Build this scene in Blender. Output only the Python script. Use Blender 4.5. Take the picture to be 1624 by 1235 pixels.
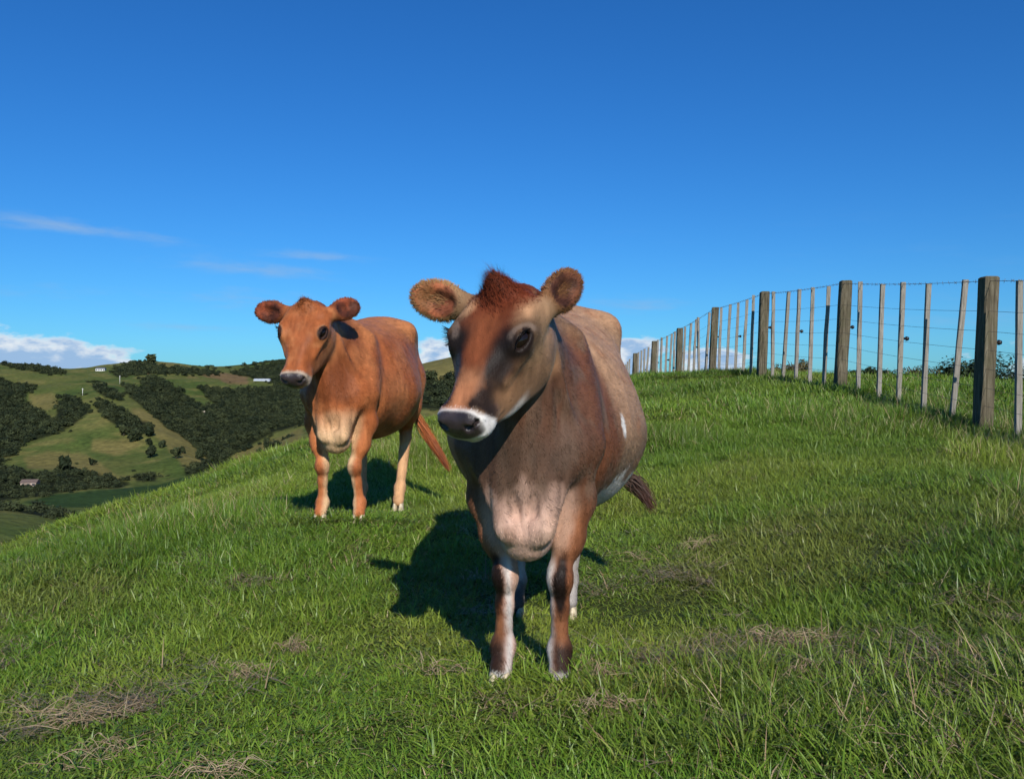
import bpy, math, random
import numpy as np

# ------------------------------------------------------------------ camera, sky, sun, exposure
for _o in list(bpy.data.objects):
    bpy.data.objects.remove(_o)
SC = bpy.context.scene
COL = SC.collection
R = math.radians
F = 1378.0                       # focal length in photograph pixels (1624 wide)
CX, CY = 812.0, 617.5

cam_d = bpy.data.cameras.new('camera')
cam = bpy.data.objects.new('camera', cam_d)
COL.objects.link(cam)
cam.location = (0, 0, 0)
cam.rotation_euler = (R(90), 0, 0)
cam_d.sensor_width = 36.0
cam_d.lens = 36.0 * F / 1624.0
cam_d.clip_start = 0.05
cam_d.clip_end = 12000
SC.camera = cam

SUN_EL = R(31.0)
SUN_AZ = R(167.0)                # clockwise from +Y: behind the camera, a little to the right
SUN_STRENGTH = 5.0
SKY_STRENGTH = 0.079

world = bpy.data.worlds.new('World')
SC.world = world
world.use_nodes = True


class NT:
    """tiny helper for building shader trees"""
    def __init__(s, tree):
        s.t = tree
    def n(s, typ, **kw):
        nd = s.t.nodes.new(typ)
        for k, v in kw.items():
            setattr(nd, k, v)
        return nd
    def link(s, a, b):
        s.t.links.new(a, b)
    def put(s, sock, v):
        if hasattr(v, 'is_linked') or isinstance(v, bpy.types.NodeSocket):
            s.t.links.new(v, sock)
        else:
            sock.default_value = v
    def m(s, op, a, b=None, c=None, clamp=False):
        nd = s.t.nodes.new('ShaderNodeMath')
        nd.operation = op
        nd.use_clamp = clamp
        s.put(nd.inputs[0], a)
        if b is not None: s.put(nd.inputs[1], b)
        if c is not None: s.put(nd.inputs[2], c)
        return nd.outputs[0]
    def mix(s, f, a, b, typ='MIX'):
        nd = s.t.nodes.new('ShaderNodeMix')
        nd.data_type = 'RGBA'
        nd.blend_type = typ
        s.put(nd.inputs[0], f)
        for i, v in ((6, a), (7, b)):
            if isinstance(v, (tuple, list)) and len(v) == 3: v = (*v, 1)
            s.put(nd.inputs[i], v)
        return nd.outputs[2]
    def ramp(s, f, stops, interp='LINEAR'):
        nd = s.t.nodes.new('ShaderNodeValToRGB')
        cr = nd.color_ramp
        cr.interpolation = interp
        while len(cr.elements) < len(stops): cr.elements.new(0.5)
        for e, (p, c) in zip(cr.elements, stops):
            e.position = p
            e.color = (*c, 1) if len(c) == 3 else c
        s.put(nd.inputs[0], f)
        return nd.outputs[0]
    def noise(s, vec, scale, detail=4, rough=.55, dist=0.0, out=0):
        nd = s.t.nodes.new('ShaderNodeTexNoise')
        if vec is not None: s.link(vec, nd.inputs['Vector'])
        nd.inputs['Scale'].default_value = scale
        nd.inputs['Detail'].default_value = detail
        nd.inputs['Roughness'].default_value = rough
        nd.inputs['Distortion'].default_value = dist
        return nd.outputs[out]
    def maprange(s, v, a, b, c=0., d=1., smooth=False):
        nd = s.t.nodes.new('ShaderNodeMapRange')
        if smooth: nd.interpolation_type = 'SMOOTHSTEP'
        s.put(nd.inputs[0], v)
        for i, x in enumerate((a, b, c, d)): s.put(nd.inputs[1 + i], x)
        return nd.outputs[0]
    def vec(s, x, y, z):
        nd = s.t.nodes.new('ShaderNodeCombineXYZ')
        for i, v in enumerate((x, y, z)): s.put(nd.inputs[i], v)
        return nd.outputs[0]


def build_world():
    T = NT(world.node_tree)
    world.node_tree.nodes.clear()
    sky = T.n('ShaderNodeTexSky', sky_type='NISHITA')
    sky.sun_disc = False
    sky.sun_elevation = SUN_EL
    sky.sun_rotation = SUN_AZ
    sky.altitude = 100
    sky.air_density = 1.0
    sky.dust_density = 0.35
    sky.ozone_density = 4.0
    hsv = T.n('ShaderNodeHueSaturation')
    hsv.inputs['Saturation'].default_value = 1.18
    T.link(sky.outputs[0], hsv.inputs['Color'])
    blue = T.mix(1.0, hsv.outputs[0], (.40, .97, 1.46), 'MULTIPLY')
    tc = T.n('ShaderNodeTexCoord')
    sep = T.n('ShaderNodeSeparateXYZ')
    T.link(tc.outputs['Generated'], sep.inputs[0])
    x, y, z = sep.outputs
    az = T.m('ARCTAN2', x, y)
    el = T.m('ARCSINE', z)
    # --- thin high streaks
    v1 = T.vec(T.m('MULTIPLY', az, 7.0), T.m('MULTIPLY', T.m('ADD', el, T.m('MULTIPLY', az, 0.05)), 46.0), 3.7)
    n1 = T.noise(v1, 1.0, 4, .62)
    v2 = T.vec(T.m('MULTIPLY', az, 30.0), T.m('MULTIPLY', el, 110.0), 1.2)
    n2 = T.noise(v2, 1.0, 3, .6)
    n12 = T.m('ADD', T.m('MULTIPLY', n1, .7), T.m('MULTIPLY', n2, .3))
    blobs = [(95, 358, 105, 10, 1.0), (190, 370, 70, 8, .8), (420, 427, 95, 11, .75), (500, 407, 60, 8, .7), 
             (400, 478, 110, 20, .55), (300, 520, 80, 7, .55), (60, 452, 60, 8, .35), (520, 560, 80, 16, .3),
             (1010, 484, 75, 10, .55), (1400, 470, 120, 14, .3), (1500, 505, 130, 14, .4), 
             (-300, 420, 200, 16, .7)]
    tot = None
    for px, py, sx, sy, st in blobs:
        a0 = math.atan((px - CX) / F); e0 = math.atan((CY - py) / F * math.cos(a0))
        dx = T.m('MULTIPLY', T.m('SUBTRACT', az, a0), F / sx)
        dy = T.m('MULTIPLY', T.m('SUBTRACT', T.m('ADD', el, T.m('MULTIPLY', T.m('SUBTRACT', az, a0), .045)), e0), F / sy)
        g = T.m('MULTIPLY', T.m('EXPONENT', T.m('MULTIPLY', T.m('ADD', T.m('MULTIPLY', dx, dx), T.m('MULTIPLY', dy, dy)), -.7)), st)
        tot = g if tot is None else T.m('MAXIMUM', tot, g)
    gen = T.m('MULTIPLY', T.maprange(el, .03, .09), T.maprange(el, .22, .12))
    wm = T.maprange(T.m('ADD', T.m('MULTIPLY', tot, .37), T.m('MULTIPLY', n12, 1.0)), .52, .86, 0, .75, True)
    wm = T.m('MULTIPLY', wm, T.m('ADD', T.m('MULTIPLY', tot, .85), T.m('MULTIPLY', gen, .15)))
    wcol = T.mix(n2, (3.3, 5.5, 8.8), (4.3, 6.4, 9.4))
    c = T.mix(wm, blue, wcol)
    # --- cumulus banks low on the horizon
    v3 = T.vec(T.m('MULTIPLY', az, 26.0), T.m('MULTIPLY', el, 60.0), 8.1)
    n3 = T.noise(v3, 1.0, 5, .58)
    v4 = T.vec(T.m('MULTIPLY', az, 6.0), 0.0, 5.5)
    cumu = [(-60, 552, 190, 24), (60, 562, 130, 20), (165, 578, 70, 12), (690, 562, 34, 26), (1008, 556, 42, 22), (1130, 580, 60, 34),
            (840, 580, 90, 30), (-420, 520, 260, 50), (2050, 560, 300, 40)]
    tot = None
    for px, py, sx, sy in cumu:
        a0 = math.atan((px - CX) / F); e0 = math.atan((CY - py) / F * math.cos(a0))
        dx = T.m('MULTIPLY', T.m('SUBTRACT', az, a0), F / sx)
        dy = T.m('MAXIMUM', T.m('MULTIPLY', T.m('SUBTRACT', el, e0), F / sy), -.2)
        q = T.m('ADD', T.m('MULTIPLY', dx, dx), T.m('MULTIPLY', dy, dy))
        g = T.m('SUBTRACT', 1.0, T.m('SQRT', q))
        tot = g if tot is None else T.m('MAXIMUM', tot, g)
    cm = T.m('ADD', tot, T.m('MULTIPLY', T.m('SUBTRACT', n3, .5), 1.7))
    cmask = T.maprange(cm, -.02, .34, 0, .92, True)
    lit = T.maprange(T.m('ADD', cm, T.m('MULTIPLY', T.m('SUBTRACT', n3, .5), 1.2)), .05, .75, 1, 0, True)
    ccol = T.mix(lit, (4.2, 6.2, 9.4), (10.5, 10.9, 11.4))
    c = T.mix(cmask, c, ccol)
    bg = T.n('ShaderNodeBackground')
    bg.inputs['Strength'].default_value = SKY_STRENGTH
    T.link(c, bg.inputs['Color'])
    out = T.n('ShaderNodeOutputWorld')
    T.link(bg.outputs[0], out.inputs['Surface'])
    world.cycles.sampling_method = 'MANUAL'
    world.cycles.sample_map_resolution = 256


build_world()

sun_d = bpy.data.lights.new('sun', 'SUN')
sun_d.energy = SUN_STRENGTH
sun_d.angle = R(0.53)
sun_d.color = (1.0, 0.95, 0.87)
sun = bpy.data.objects.new('sun', sun_d)
COL.objects.link(sun)
sun.rotation_euler = (math.pi / 2 - SUN_EL, 0, math.pi - SUN_AZ)      # light travels away from the sun's bearing
sun.location = (2, -8, 6)

SC.view_settings.view_transform = 'Standard'
SC.view_settings.look = 'None'
SC.view_settings.exposure = 0.0
SC.view_settings.gamma = 1.0
SC.view_settings.use_curve_mapping = False
SC.render.engine = 'CYCLES'
SC.cycles.max_bounces = 4
SC.cycles.diffuse_bounces = 2
SC.cycles.glossy_bounces = 2
SC.cycles.transmission_bounces = 3
SC.cycles.transparent_max_bounces = 4
SC.cycles.use_adaptive_sampling = True
SC.cycles.adaptive_threshold = 0.03
SC.cycles.use_denoising = True

# ------------------------------------------------------------------ helpers
RNG = np.random.default_rng(7)
random.seed(7)


def lin(r, g, b):
    f = lambda c: (c / 255) / 12.92 if c / 255 <= .04045 else ((c / 255 + .055) / 1.055) ** 2.4
    return (f(r), f(g), f(b))


def smooth(e0, e1, x):
    t = np.clip((x - e0) / (e1 - e0), 0, 1)
    return t * t * (3 - 2 * t)


def at(px, py, Y):
    return np.array(((px - CX) / F * Y, Y, (CY - py) / F * Y))


_lat = np.random.default_rng(11).random((64, 64, 64)).astype(np.float32)


def vnoise(p, scale=1.0, octaves=3, seed=0.0):
    """value noise in 3-D, 0..1"""
    p = np.asarray(p, float)
    tot = 0; amp = 1; s = 0
    for o in range(octaves):
        q = p * (scale * 2 ** o) + seed * 17.31 + o * 5.7
        i = np.floor(q).astype(int); f = q - i
        f = f * f * (3 - 2 * f)
        i0 = i % 64; i1 = (i + 1) % 64
        x0, y0, z0 = i0[..., 0], i0[..., 1], i0[..., 2]
        x1, y1, z1 = i1[..., 0], i1[..., 1], i1[..., 2]
        fx, fy, fz = f[..., 0], f[..., 1], f[..., 2]
        c00 = _lat[x0, y0, z0] * (1 - fx) + _lat[x1, y0, z0] * fx
        c10 = _lat[x0, y1, z0] * (1 - fx) + _lat[x1, y1, z0] * fx
        c01 = _lat[x0, y0, z1] * (1 - fx) + _lat[x1, y0, z1] * fx
        c11 = _lat[x0, y1, z1] * (1 - fx) + _lat[x1, y1, z1] * fx
        v = (c00 * (1 - fy) + c10 * fy) * (1 - fz) + (c01 * (1 - fy) + c11 * fy) * fz
        tot = tot + v * amp; s += amp; amp *= .5
    return tot / s


def noise2(x, y, scale=1., octaves=3, seed=0.):
    return vnoise(np.stack([x, y, np.zeros_like(x) + .37], -1), scale, octaves, seed)


class TPS:
    def __init__(s, P, z, sc=1.0, reg=0.0):
        s.P = np.asarray(P, float) * sc; s.sc = sc
        n = len(s.P)
        K = s.U(np.linalg.norm(s.P[:, None] - s.P[None], axis=-1)) + reg * np.eye(n)
        A = np.zeros((n + 3, n + 3)); A[:n, :n] = K
        A[:n, n] = 1; A[:n, n + 1:] = s.P; A[n:, :n] = A[:n, n:].T
        s.w = np.linalg.solve(A, np.r_[z, 0, 0, 0])
    @staticmethod
    def U(r):
        return np.where(r > 1e-9, r * r * np.log(np.maximum(r, 1e-9)), 0)
    def __call__(s, x, y):
        x = np.asarray(x, float); sh = x.shape
        Q = np.stack([x.ravel(), np.asarray(y, float).ravel()], -1) * s.sc
        out = np.empty(len(Q))
        for i in range(0, len(Q), 20000):
            q = Q[i:i + 20000]
            out[i:i + 20000] = s.U(np.linalg.norm(q[:, None] - s.P[None], axis=-1)) @ s.w[:-3] + s.w[-3] + q @ s.w[-2:]
        return out.reshape(sh)


def mesh_np(name, V, faces, cols=None, smooth_shade=True, uniq=None):
    """faces: list of int arrays (n,3)/(n,4); cols: {attr: (nverts,3)}"""
    me = bpy.data.meshes.new(name)
    V = np.asarray(V, np.float32)
    fl = [np.asarray(f, np.int32) for f in faces if len(f)]
    me.vertices.add(len(V)); me.vertices.foreach_set('co', V.ravel())
    nl = sum(f.size for f in fl); nf = sum(len(f) for f in fl)
    me.loops.add(nl); me.polygons.add(nf)
    me.loops.foreach_set('vertex_index', np.concatenate([f.ravel() for f in fl]))
    tot = np.concatenate([np.full(len(f), f.shape[1], np.int32) for f in fl])
    me.polygons.foreach_set('loop_start', np.r_[0, np.cumsum(tot)[:-1]].astype(np.int32))
    me.polygons.foreach_set('use_smooth', np.full(nf, smooth_shade, bool))
    me.update(calc_edges=True)
    for k, c in (cols or {}).items():
        c = np.asarray(c, np.float32)
        if c.ndim == 1:
            a = me.attributes.new(k, 'FLOAT', 'POINT'); a.data.foreach_set('value', c)
        else:
            a = me.attributes.new(k, 'FLOAT_COLOR', 'POINT')
            a.data.foreach_set('color', np.c_[c, np.ones(len(c))].astype(np.float32).ravel())
    return me


def obj(name, me, mat=None, parent=None, loc=None):
    o = bpy.data.objects.new(name, me)
    COL.objects.link(o)
    if mat is not None and me is not None and len(me.materials) == 0: me.materials.append(mat)
    if parent is not None: o.parent = parent
    if loc is not None: o.location = loc
    return o


def tag(o, label=None, cat=None, group=None, kind=None):
    if label: o['label'] = label
    if cat: o['category'] = cat
    if group: o['group'] = group
    if kind: o['kind'] = kind
    return o


def empty(name, loc=(0, 0, 0), rz=0):
    o = bpy.data.objects.new(name, None)
    COL.objects.link(o)
    o.location = loc; o.rotation_euler = (0, 0, rz); o.empty_display_size = .1
    return o


def new_mat(name):
    m = bpy.data.materials.new(name)
    m.use_nodes = True
    T = NT(m.node_tree)
    b = m.node_tree.nodes['Principled BSDF']
    return m, T, b


def tube(path, rad, nseg=8, caps=True):
    """verts, quads(+cap tris) of a tube along a path (n,3), rad scalar or (n,)"""
    P = np.asarray(path, float); n = len(P)
    rad = np.full(n, rad) if np.isscalar(rad) else np.asarray(rad)
    tan = np.gradient(P, axis=0); tan /= np.linalg.norm(tan, axis=1)[:, None] + 1e-12
    up = np.array([0, 0, 1.]) if abs(tan[0][2]) < .9 else np.array([1., 0, 0])
    N = np.zeros_like(P)
    a = np.cross(tan[0], up); a /= np.linalg.norm(a)
    for i in range(n):
        a = a - tan[i] * (a @ tan[i]); a /= np.linalg.norm(a); N[i] = a
    B = np.cross(tan, N)
    th = np.arange(nseg) * 2 * np.pi / nseg
    V = (P[:, None] + rad[:, None, None] * (np.cos(th)[None, :, None] * N[:, None] + np.sin(th)[None, :, None] * B[:, None])).reshape(-1, 3)
    i = np.arange(n - 1)[:, None] * nseg; j = np.arange(nseg)[None]; k = (j + 1) % nseg
    Q = np.stack([i + j, i + k, i + nseg + k, i + nseg + j], -1).reshape(-1, 4)
    T3 = np.zeros((0, 3), int)
    if caps:
        V = np.r_[V, P[:1], P[-1:]]
        c0 = n * nseg; jj = np.arange(nseg); kk = (jj + 1) % nseg
        T3 = np.r_[np.stack([kk, jj, np.full(nseg, c0)], -1), np.stack([(n - 1) * nseg + jj, (n - 1) * nseg + kk, np.full(nseg, c0 + 1)], -1)]
    return V, Q, T3


def join(parts):
    Vs, Qs, Ts = [], [], []; o = 0
    for V, Q, T3 in parts:
        Vs.append(V); Qs.append(np.asarray(Q).reshape(-1, 4) + o); Ts.append(np.asarray(T3).reshape(-1, 3) + o); o += len(V)
    return np.concatenate(Vs), np.concatenate(Qs), np.concatenate(Ts)


def bez(pts, n=24):
    """Catmull-Rom through points"""
    P = np.asarray(pts, float)
    P = np.r_[[2 * P[0] - P[1]], P, [2 * P[-1] - P[-2]]]
    out = []
    m = len(P) - 3
    for t in np.linspace(0, m, n):
        i = min(int(t), m - 1); u = t - i
        p0, p1, p2, p3 = P[i:i + 4]
        out.append(.5 * ((2 * p1) + (-p0 + p2) * u + (2 * p0 - 5 * p1 + 4 * p2 - p3) * u * u + (-p0 + 3 * p1 - 3 * p2 + p3) * u ** 3))
    return np.array(out)

# ------------------------------------------------------------------ the pasture hill (near ground)
FENCE_BASE = [(4.02 - .07 * n, 7.42 + 3.04 * n) for n in range(-2, 9)]


def ground_ctrl():
    P = []
    w = lambda x, y, z: P.append((x, y, z))
    p = lambda px, py, Y: P.append(tuple(at(px, py, Y)))
    # under the camera and along the bottom of the picture
    w(0, 0, -1.0); w(-3, 0, -1.35); w(3, 0, -.75); w(0, -6, -1.6); w(-8, -4, -3.0); w(8, -4, -.8)
    w(-.85, 1.95, -.93); w(.1, 2.0, -.90); w(1.1, 1.85, -.78)
    # front cow's feet and hind feet, second cow's feet
    w(.05, 2.6, -.875); w(.12, 3.5, -.925); w(-.96, 4.87, -.735); w(-.88, 5.75, -.80)
    w(-1.6, 3.4, -.93); w(-.9, 3.4, -.90)
    w(1.4, 3.7, -.72); w(2.6, 4.6, -.52)
    # left silhouette columns
    p(0, 900, 4.4); p(0, 857, 8.0); w(-7.2, 12, -2.6); w(-13, 20, -6.5)
    w(-6.2, 7, -2.2); w(-11, 9, -5.0); w(-10, 4, -4.2); w(-22, 16, -13)
    p(120, 830, 8.0)
    p(230, 779, 9.5); w(-2.5, 6.0, -.90); w(-6.0, 14, -2.2)
    p(350, 740, 10.5); w(-5.4, 16, -1.75)
    p(470, 697, 12.0); w(-2.0, 8, -.66); w(-4.0, 16, -1.25); w(-6.5, 25, -3.6)
    p(690, 662, 13.0); w(-.7, 8, -.50); w(-1.6, 18, -.95); w(-2.2, 25, -2.4)
    # ridge to the right
    p(850, 628, 13.5); w(.3, 20, -.35)
    p(1030, 593, 14.0); w(1.25, 8, -.36); w(3.2, 20, .12); w(4.6, 30, -1.2)
    for (x, y), z in zip(FENCE_BASE, (-.75, -.56, -.26, .09, .285, .33, .17, .04, -.15, -.5, -.9)):
        if y > 2: w(x, y, z)
    w(2.2, 6.0, -.50); w(2.6, 10, -.05); w(2.6, 13.5, .20)
    # beyond the fence
    w(6, 5, -.42); w(6.5, 8, -.16); w(7, 10.5, .06); w(7.4, 13.5, .1); w(8, 18, -.3); w(9, 24, -1.2); w(11, 9, -.2); w(12, 14, -.5); w(14, 22, -2.2)
    # the flanks falling away to the valley
    w(-45, 35, -30); w(-60, 5, -34); w(-30, 60, -27); w(0, 50, -11); w(10, 80, -22); w(35, 45, -12); w(40, 5, -6); w(60, 70, -32)
    w(-110, 120, -68); w(-150, 20, -75); w(0, 180, -62); w(110, 150, -66); w(160, 40, -50)
    w(0, -40, -9); w(-60, -40, -32); w(60, -40, -14)
    return P


_gc = np.array(ground_ctrl())
_gt = TPS(_gc[:, :2], _gc[:, 2], .1, 1e-4)


def ground_z(x, y):
    x = np.asarray(x, float); y = np.asarray(y, float)
    return _gt(x, y) - .09 * smooth(4.5, 8.0, np.hypot(x, y)) + (noise2(x, y, .8, 2, 1.) - .5) * .13 + (noise2(x, y, 1.7, 1, 2.) - .5) * .04

# ------------------------------------------------------------------ implicit-surface toolkit (cow bodies as one continuous skin)
def smin(a, b, k):
    h = np.clip(.5 + .5 * (b - a) / k, 0, 1)
    return b + (a - b) * h - k * h * (1 - h)


class Field:
    def __init__(s, lo, hi, h):
        s.lo = np.array(lo, float); s.h = h
        s.n = (np.ceil((np.array(hi) - s.lo) / h)).astype(int) + 1
        s.v = np.full(s.n, 1.0, np.float32)
    def box(s, lo, hi):
        i0 = np.clip(np.floor((np.asarray(lo) - s.lo) / s.h).astype(int), 0, s.n - 1)
        i1 = np.clip(np.ceil((np.asarray(hi) - s.lo) / s.h).astype(int) + 1, 1, s.n)
        sl = tuple(slice(a, b) for a, b in zip(i0, i1))
        ax = [(s.lo[d] + s.h * np.arange(i0[d], i1[d])).astype(np.float32) for d in range(3)]
        return sl, ax[0][:, None, None], ax[1][None, :, None], ax[2][None, None, :]
    def apply(s, prim, k, cut=False):
        fn, lo, hi = prim
        m = k + 3 * s.h
        sl, X, Y, Z = s.box(np.asarray(lo) - m, np.asarray(hi) + m)
        d = fn(X, Y, Z)
        v = s.v[sl]
        s.v[sl] = -smin(-v, d, k) if cut else smin(v, d, k)
    def add(s, prim, k=.03): s.apply(prim, k)
    def cut(s, prim, k=.01): s.apply(prim, k, True)
    def mesh(s):
        v = s.v; n = s.n
        ins = v < 0
        c = np.zeros(tuple(n - 1), np.uint8)
        for dx in (0, 1):
            for dy in (0, 1):
                for dz in (0, 1):
                    c += ins[dx:n[0] - 1 + dx, dy:n[1] - 1 + dy, dz:n[2] - 1 + dz]
        act = (c > 0) & (c < 8)
        I = np.argwhere(act)
        idx = np.full(tuple(n - 1), -1, np.int32)
        idx[act] = np.arange(len(I))
        cor = np.array([(a, b, d) for a in (0, 1) for b in (0, 1) for d in (0, 1)])
        cv = np.stack([v[I[:, 0] + o[0], I[:, 1] + o[1], I[:, 2] + o[2]] for o in cor], 1)
        acc = np.zeros((len(I), 3)); cnt = np.zeros(len(I))
        for a in range(8):
            for b in range(a + 1, 8):
                if np.abs(cor[a] - cor[b]).sum() != 1: continue
                va, vb = cv[:, a], cv[:, b]
                m = (va < 0) != (vb < 0)
                t = np.where(m, va / np.where(m, va - vb, 1), 0)
                acc += np.where(m[:, None], cor[a] + t[:, None] * (cor[b] - cor[a]), 0); cnt += m
        V = s.lo + s.h * (I + acc / cnt[:, None])
        quads = []
        for d in range(3):
            e = [slice(None)] * 3; f = [slice(None)] * 3
            e[d] = slice(0, -1); f[d] = slice(1, None)
            A, B = ins[tuple(e)], ins[tuple(f)]
            u, w = (d + 1) % 3, (d + 2) % 3
            for flip, M in ((False, A & ~B), (True, ~A & B)):
                J = np.argwhere(M)
                J = J[(J[:, u] > 0) & (J[:, w] > 0) & (J[:, u] < n[u] - 1) & (J[:, w] < n[w] - 1)]
                def at_(du, dw):
                    K = J.copy(); K[:, u] -= du; K[:, w] -= dw
                    return idx[K[:, 0], K[:, 1], K[:, 2]]
                q = np.stack([at_(1, 1), at_(0, 1), at_(0, 0), at_(1, 0)], 1)
                quads.append(q[:, ::-1] if flip else q)
        Q = np.concatenate(quads)
        Q = Q[(Q >= 0).all(1)]
        return V, Q


def taubin(V, Q, it=6, lam=.5, mu=-.53):
    E = np.unique(np.sort(np.concatenate([Q[:, [0, 1]], Q[:, [1, 2]], Q[:, [2, 3]], Q[:, [3, 0]]]), 1), axis=0)
    i = np.r_[E[:, 0], E[:, 1]]; j = np.r_[E[:, 1], E[:, 0]]
    deg = np.bincount(i, minlength=len(V)).astype(float)
    for k in range(it):
        for f in (lam, mu):
            L = np.stack([np.bincount(i, V[j, d], len(V)) for d in range(3)], 1) / deg[:, None] - V
            V = V + f * L
    return V


def vnormals(V, Q):
    fn = np.cross(V[Q[:, 2]] - V[Q[:, 0]], V[Q[:, 3]] - V[Q[:, 1]])
    N = np.stack([np.bincount(Q.ravel(), np.repeat(fn[:, d], 4), len(V)) for d in range(3)], 1)
    return N / (np.linalg.norm(N, axis=1)[:, None] + 1e-12)


class Frame:
    """local frame: world = o + M @ local"""
    def __init__(s, o=(0, 0, 0), M=None):
        s.o = np.array(o, float); s.M = np.eye(3) if M is None else np.asarray(M, float)
    def pt(s, p): return s.o + s.M @ np.asarray(p, float)
    def inv(s, X, Y, Z):
        dx, dy, dz = X - s.o[0], Y - s.o[1], Z - s.o[2]
        M = s.M
        return tuple((M[0, i] * dx + M[1, i] * dy + M[2, i] * dz).astype(np.float32) for i in range(3))
    def invp(s, P): return (np.asarray(P) - s.o) @ s.M
    def sub(s, p, M): return Frame(s.pt(p), s.M @ M)


def rot(ax, deg):
    a = R(deg); c, n = math.cos(a), math.sin(a)
    return np.array({'x': [[1, 0, 0], [0, c, -n], [0, n, c]], 'y': [[c, 0, n], [0, 1, 0], [-n, 0, c]], 'z': [[c, -n, 0], [n, c, 0], [0, 0, 1]]}[ax])


ID = Frame()


def rcone(a, ra, b, rb, fr=ID, flat=None, fs=1.0):
    """capsule with two radii; flat = unit vector along which it is squeezed by fs"""
    a, b = fr.pt(a), fr.pt(b)
    if flat is not None: fl = fr.M @ np.asarray(flat, float)
    ba = b - a; L = ba @ ba
    def fn(X, Y, Z):
        qx, qy, qz = X - a[0], Y - a[1], Z - a[2]
        t = np.clip((qx * ba[0] + qy * ba[1] + qz * ba[2]) / L, 0, 1)
        qx = qx - t * ba[0]; qy = qy - t * ba[1]; qz = qz - t * ba[2]
        q2 = qx * qx + qy * qy + qz * qz
        if flat is not None:
            c = qx * fl[0] + qy * fl[1] + qz * fl[2]
            q2 = np.maximum(q2 + (fs * fs - 1) * c * c, 0)
        return (np.sqrt(q2) - (ra + (rb - ra) * t)) / max(1., fs ** .5)
    m = max(ra, rb)
    return fn, np.minimum(a, b) - m, np.maximum(a, b) + m


def ell(c, r, fr=ID, M=None):
    f2 = fr.sub(c, np.eye(3) if M is None else M)
    r = np.array(r, float)
    def fn(X, Y, Z):
        x, y, z = f2.inv(X, Y, Z)
        k0 = np.sqrt((x / r[0]) ** 2 + (y / r[1]) ** 2 + (z / r[2]) ** 2)
        k1 = np.sqrt((x / r[0] ** 2) ** 2 + (y / r[1] ** 2) ** 2 + (z / r[2] ** 2) ** 2) + 1e-6
        return k0 * (k0 - 1) / k1
    e = np.sqrt(((f2.M * r) ** 2).sum(1))
    return fn, f2.o - e, f2.o + e


def loft(st, fr=ID, nth=48, ny=160):
    """st: list of (y, [(w, z) from top to bottom]); radial sections along local y"""
    ys = np.array([s[0] for s in st])
    th = np.linspace(0, np.pi, nth)
    zc = []; rad = []
    for y, pts in st:
        P = np.array(pts, float)
        zz = .5 * (P[0, 1] + P[-1, 1]); zc.append(zz)
        full = np.r_[[(-P[1, 0], P[1, 1])], P, [(-P[-2, 0], P[-2, 1])]]
        dense = []
        for i in range(len(P) - 1):
            p0, p1, p2, p3 = full[i:i + 4]
            for u in np.linspace(0, 1, 12, endpoint=(i == len(P) - 2)):
                dense.append(.5 * (2 * p1 + (p2 - p0) * u + (2 * p0 - 5 * p1 + 4 * p2 - p3) * u * u + (3 * p1 - p0 - 3 * p2 + p3) * u ** 3))
        D = np.array(dense); D[:, 0] = np.maximum(D[:, 0], 0)
        a = np.arctan2(D[:, 0], D[:, 1] - zz); r = np.hypot(D[:, 0], D[:, 1] - zz)
        o = np.argsort(a)
        rad.append(np.interp(th, a[o], r[o]))
    zc = np.array(zc); rad = np.array(rad)
    # monotone-ish cubic along y
    yy = np.linspace(ys[0], ys[-1], ny)
    def pch(v):
        h = np.diff(ys); dl = np.diff(v, axis=0) / h.reshape(-1, *([1] * (v.ndim - 1)))
        d = np.zeros_like(v)
        w1, w2 = 2 * h[1:] + h[:-1], h[1:] + 2 * h[:-1]
        sh = (-1,) + (1,) * (v.ndim - 1)
        a, b = dl[:-1], dl[1:]
        with np.errstate(divide='ignore', invalid='ignore'):
            hm = (w1 + w2).reshape(sh) / (w1.reshape(sh) / a + w2.reshape(sh) / b)
        d[1:-1] = np.where(a * b > 0, hm, 0)
        d[0] = dl[0]; d[-1] = dl[-1]
        i = np.clip(np.searchsorted(ys, yy, 'right') - 1, 0, len(ys) - 2)
        t = ((yy - ys[i]) / h[i]).reshape(sh); H = h[i].reshape(sh)
        return (2 * t ** 3 - 3 * t ** 2 + 1) * v[i] + (t ** 3 - 2 * t ** 2 + t) * H * d[i] + (-2 * t ** 3 + 3 * t ** 2) * v[i + 1] + (t ** 3 - t ** 2) * H * d[i + 1]
    ZC = pch(zc).astype(np.float32); RD = pch(rad).astype(np.float32)
    y0, y1 = ys[0], ys[-1]
    def fn(X, Y, Z):
        x, y, z = fr.inv(X, Y, Z)
        x, y, z = np.broadcast_arrays(x, y, z)
        u = np.clip((y - y0) / (y1 - y0) * (ny - 1), 0, ny - 1.001); i = u.astype(np.int32); f = u - i
        zz = z - (ZC[i] * (1 - f) + ZC[i + 1] * f)
        rho = np.hypot(x, zz)
        t = np.arctan2(np.abs(x), zz) / np.pi * (nth - 1)
        t = np.clip(t, 0, nth - 1.001); j = t.astype(np.int32); g = t - j
        r = (RD[i, j] * (1 - g) + RD[i, j + 1] * g) * (1 - f) + (RD[i + 1, j] * (1 - g) + RD[i + 1, j + 1] * g) * f
        dy = np.maximum(np.maximum(y0 - y, y - y1), 0)
        d = (rho - r) * .88
        return np.where(dy > 0, np.sqrt(dy * dy + np.maximum(d, 0) ** 2), d)
    m = rad.max(0).max()
    zl, zh = min(p[-1][1] for _, p in st), max(p[0][1] for _, p in st)
    wm = max(max(q[0] for q in p) for _, p in st)
    cs = np.array([fr.pt((sx * wm, y, z)) for sx in (-1, 1) for y in (y0, y1) for z in (zl, zh)])
    return fn, cs.min(0), cs.max(0)


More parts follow.
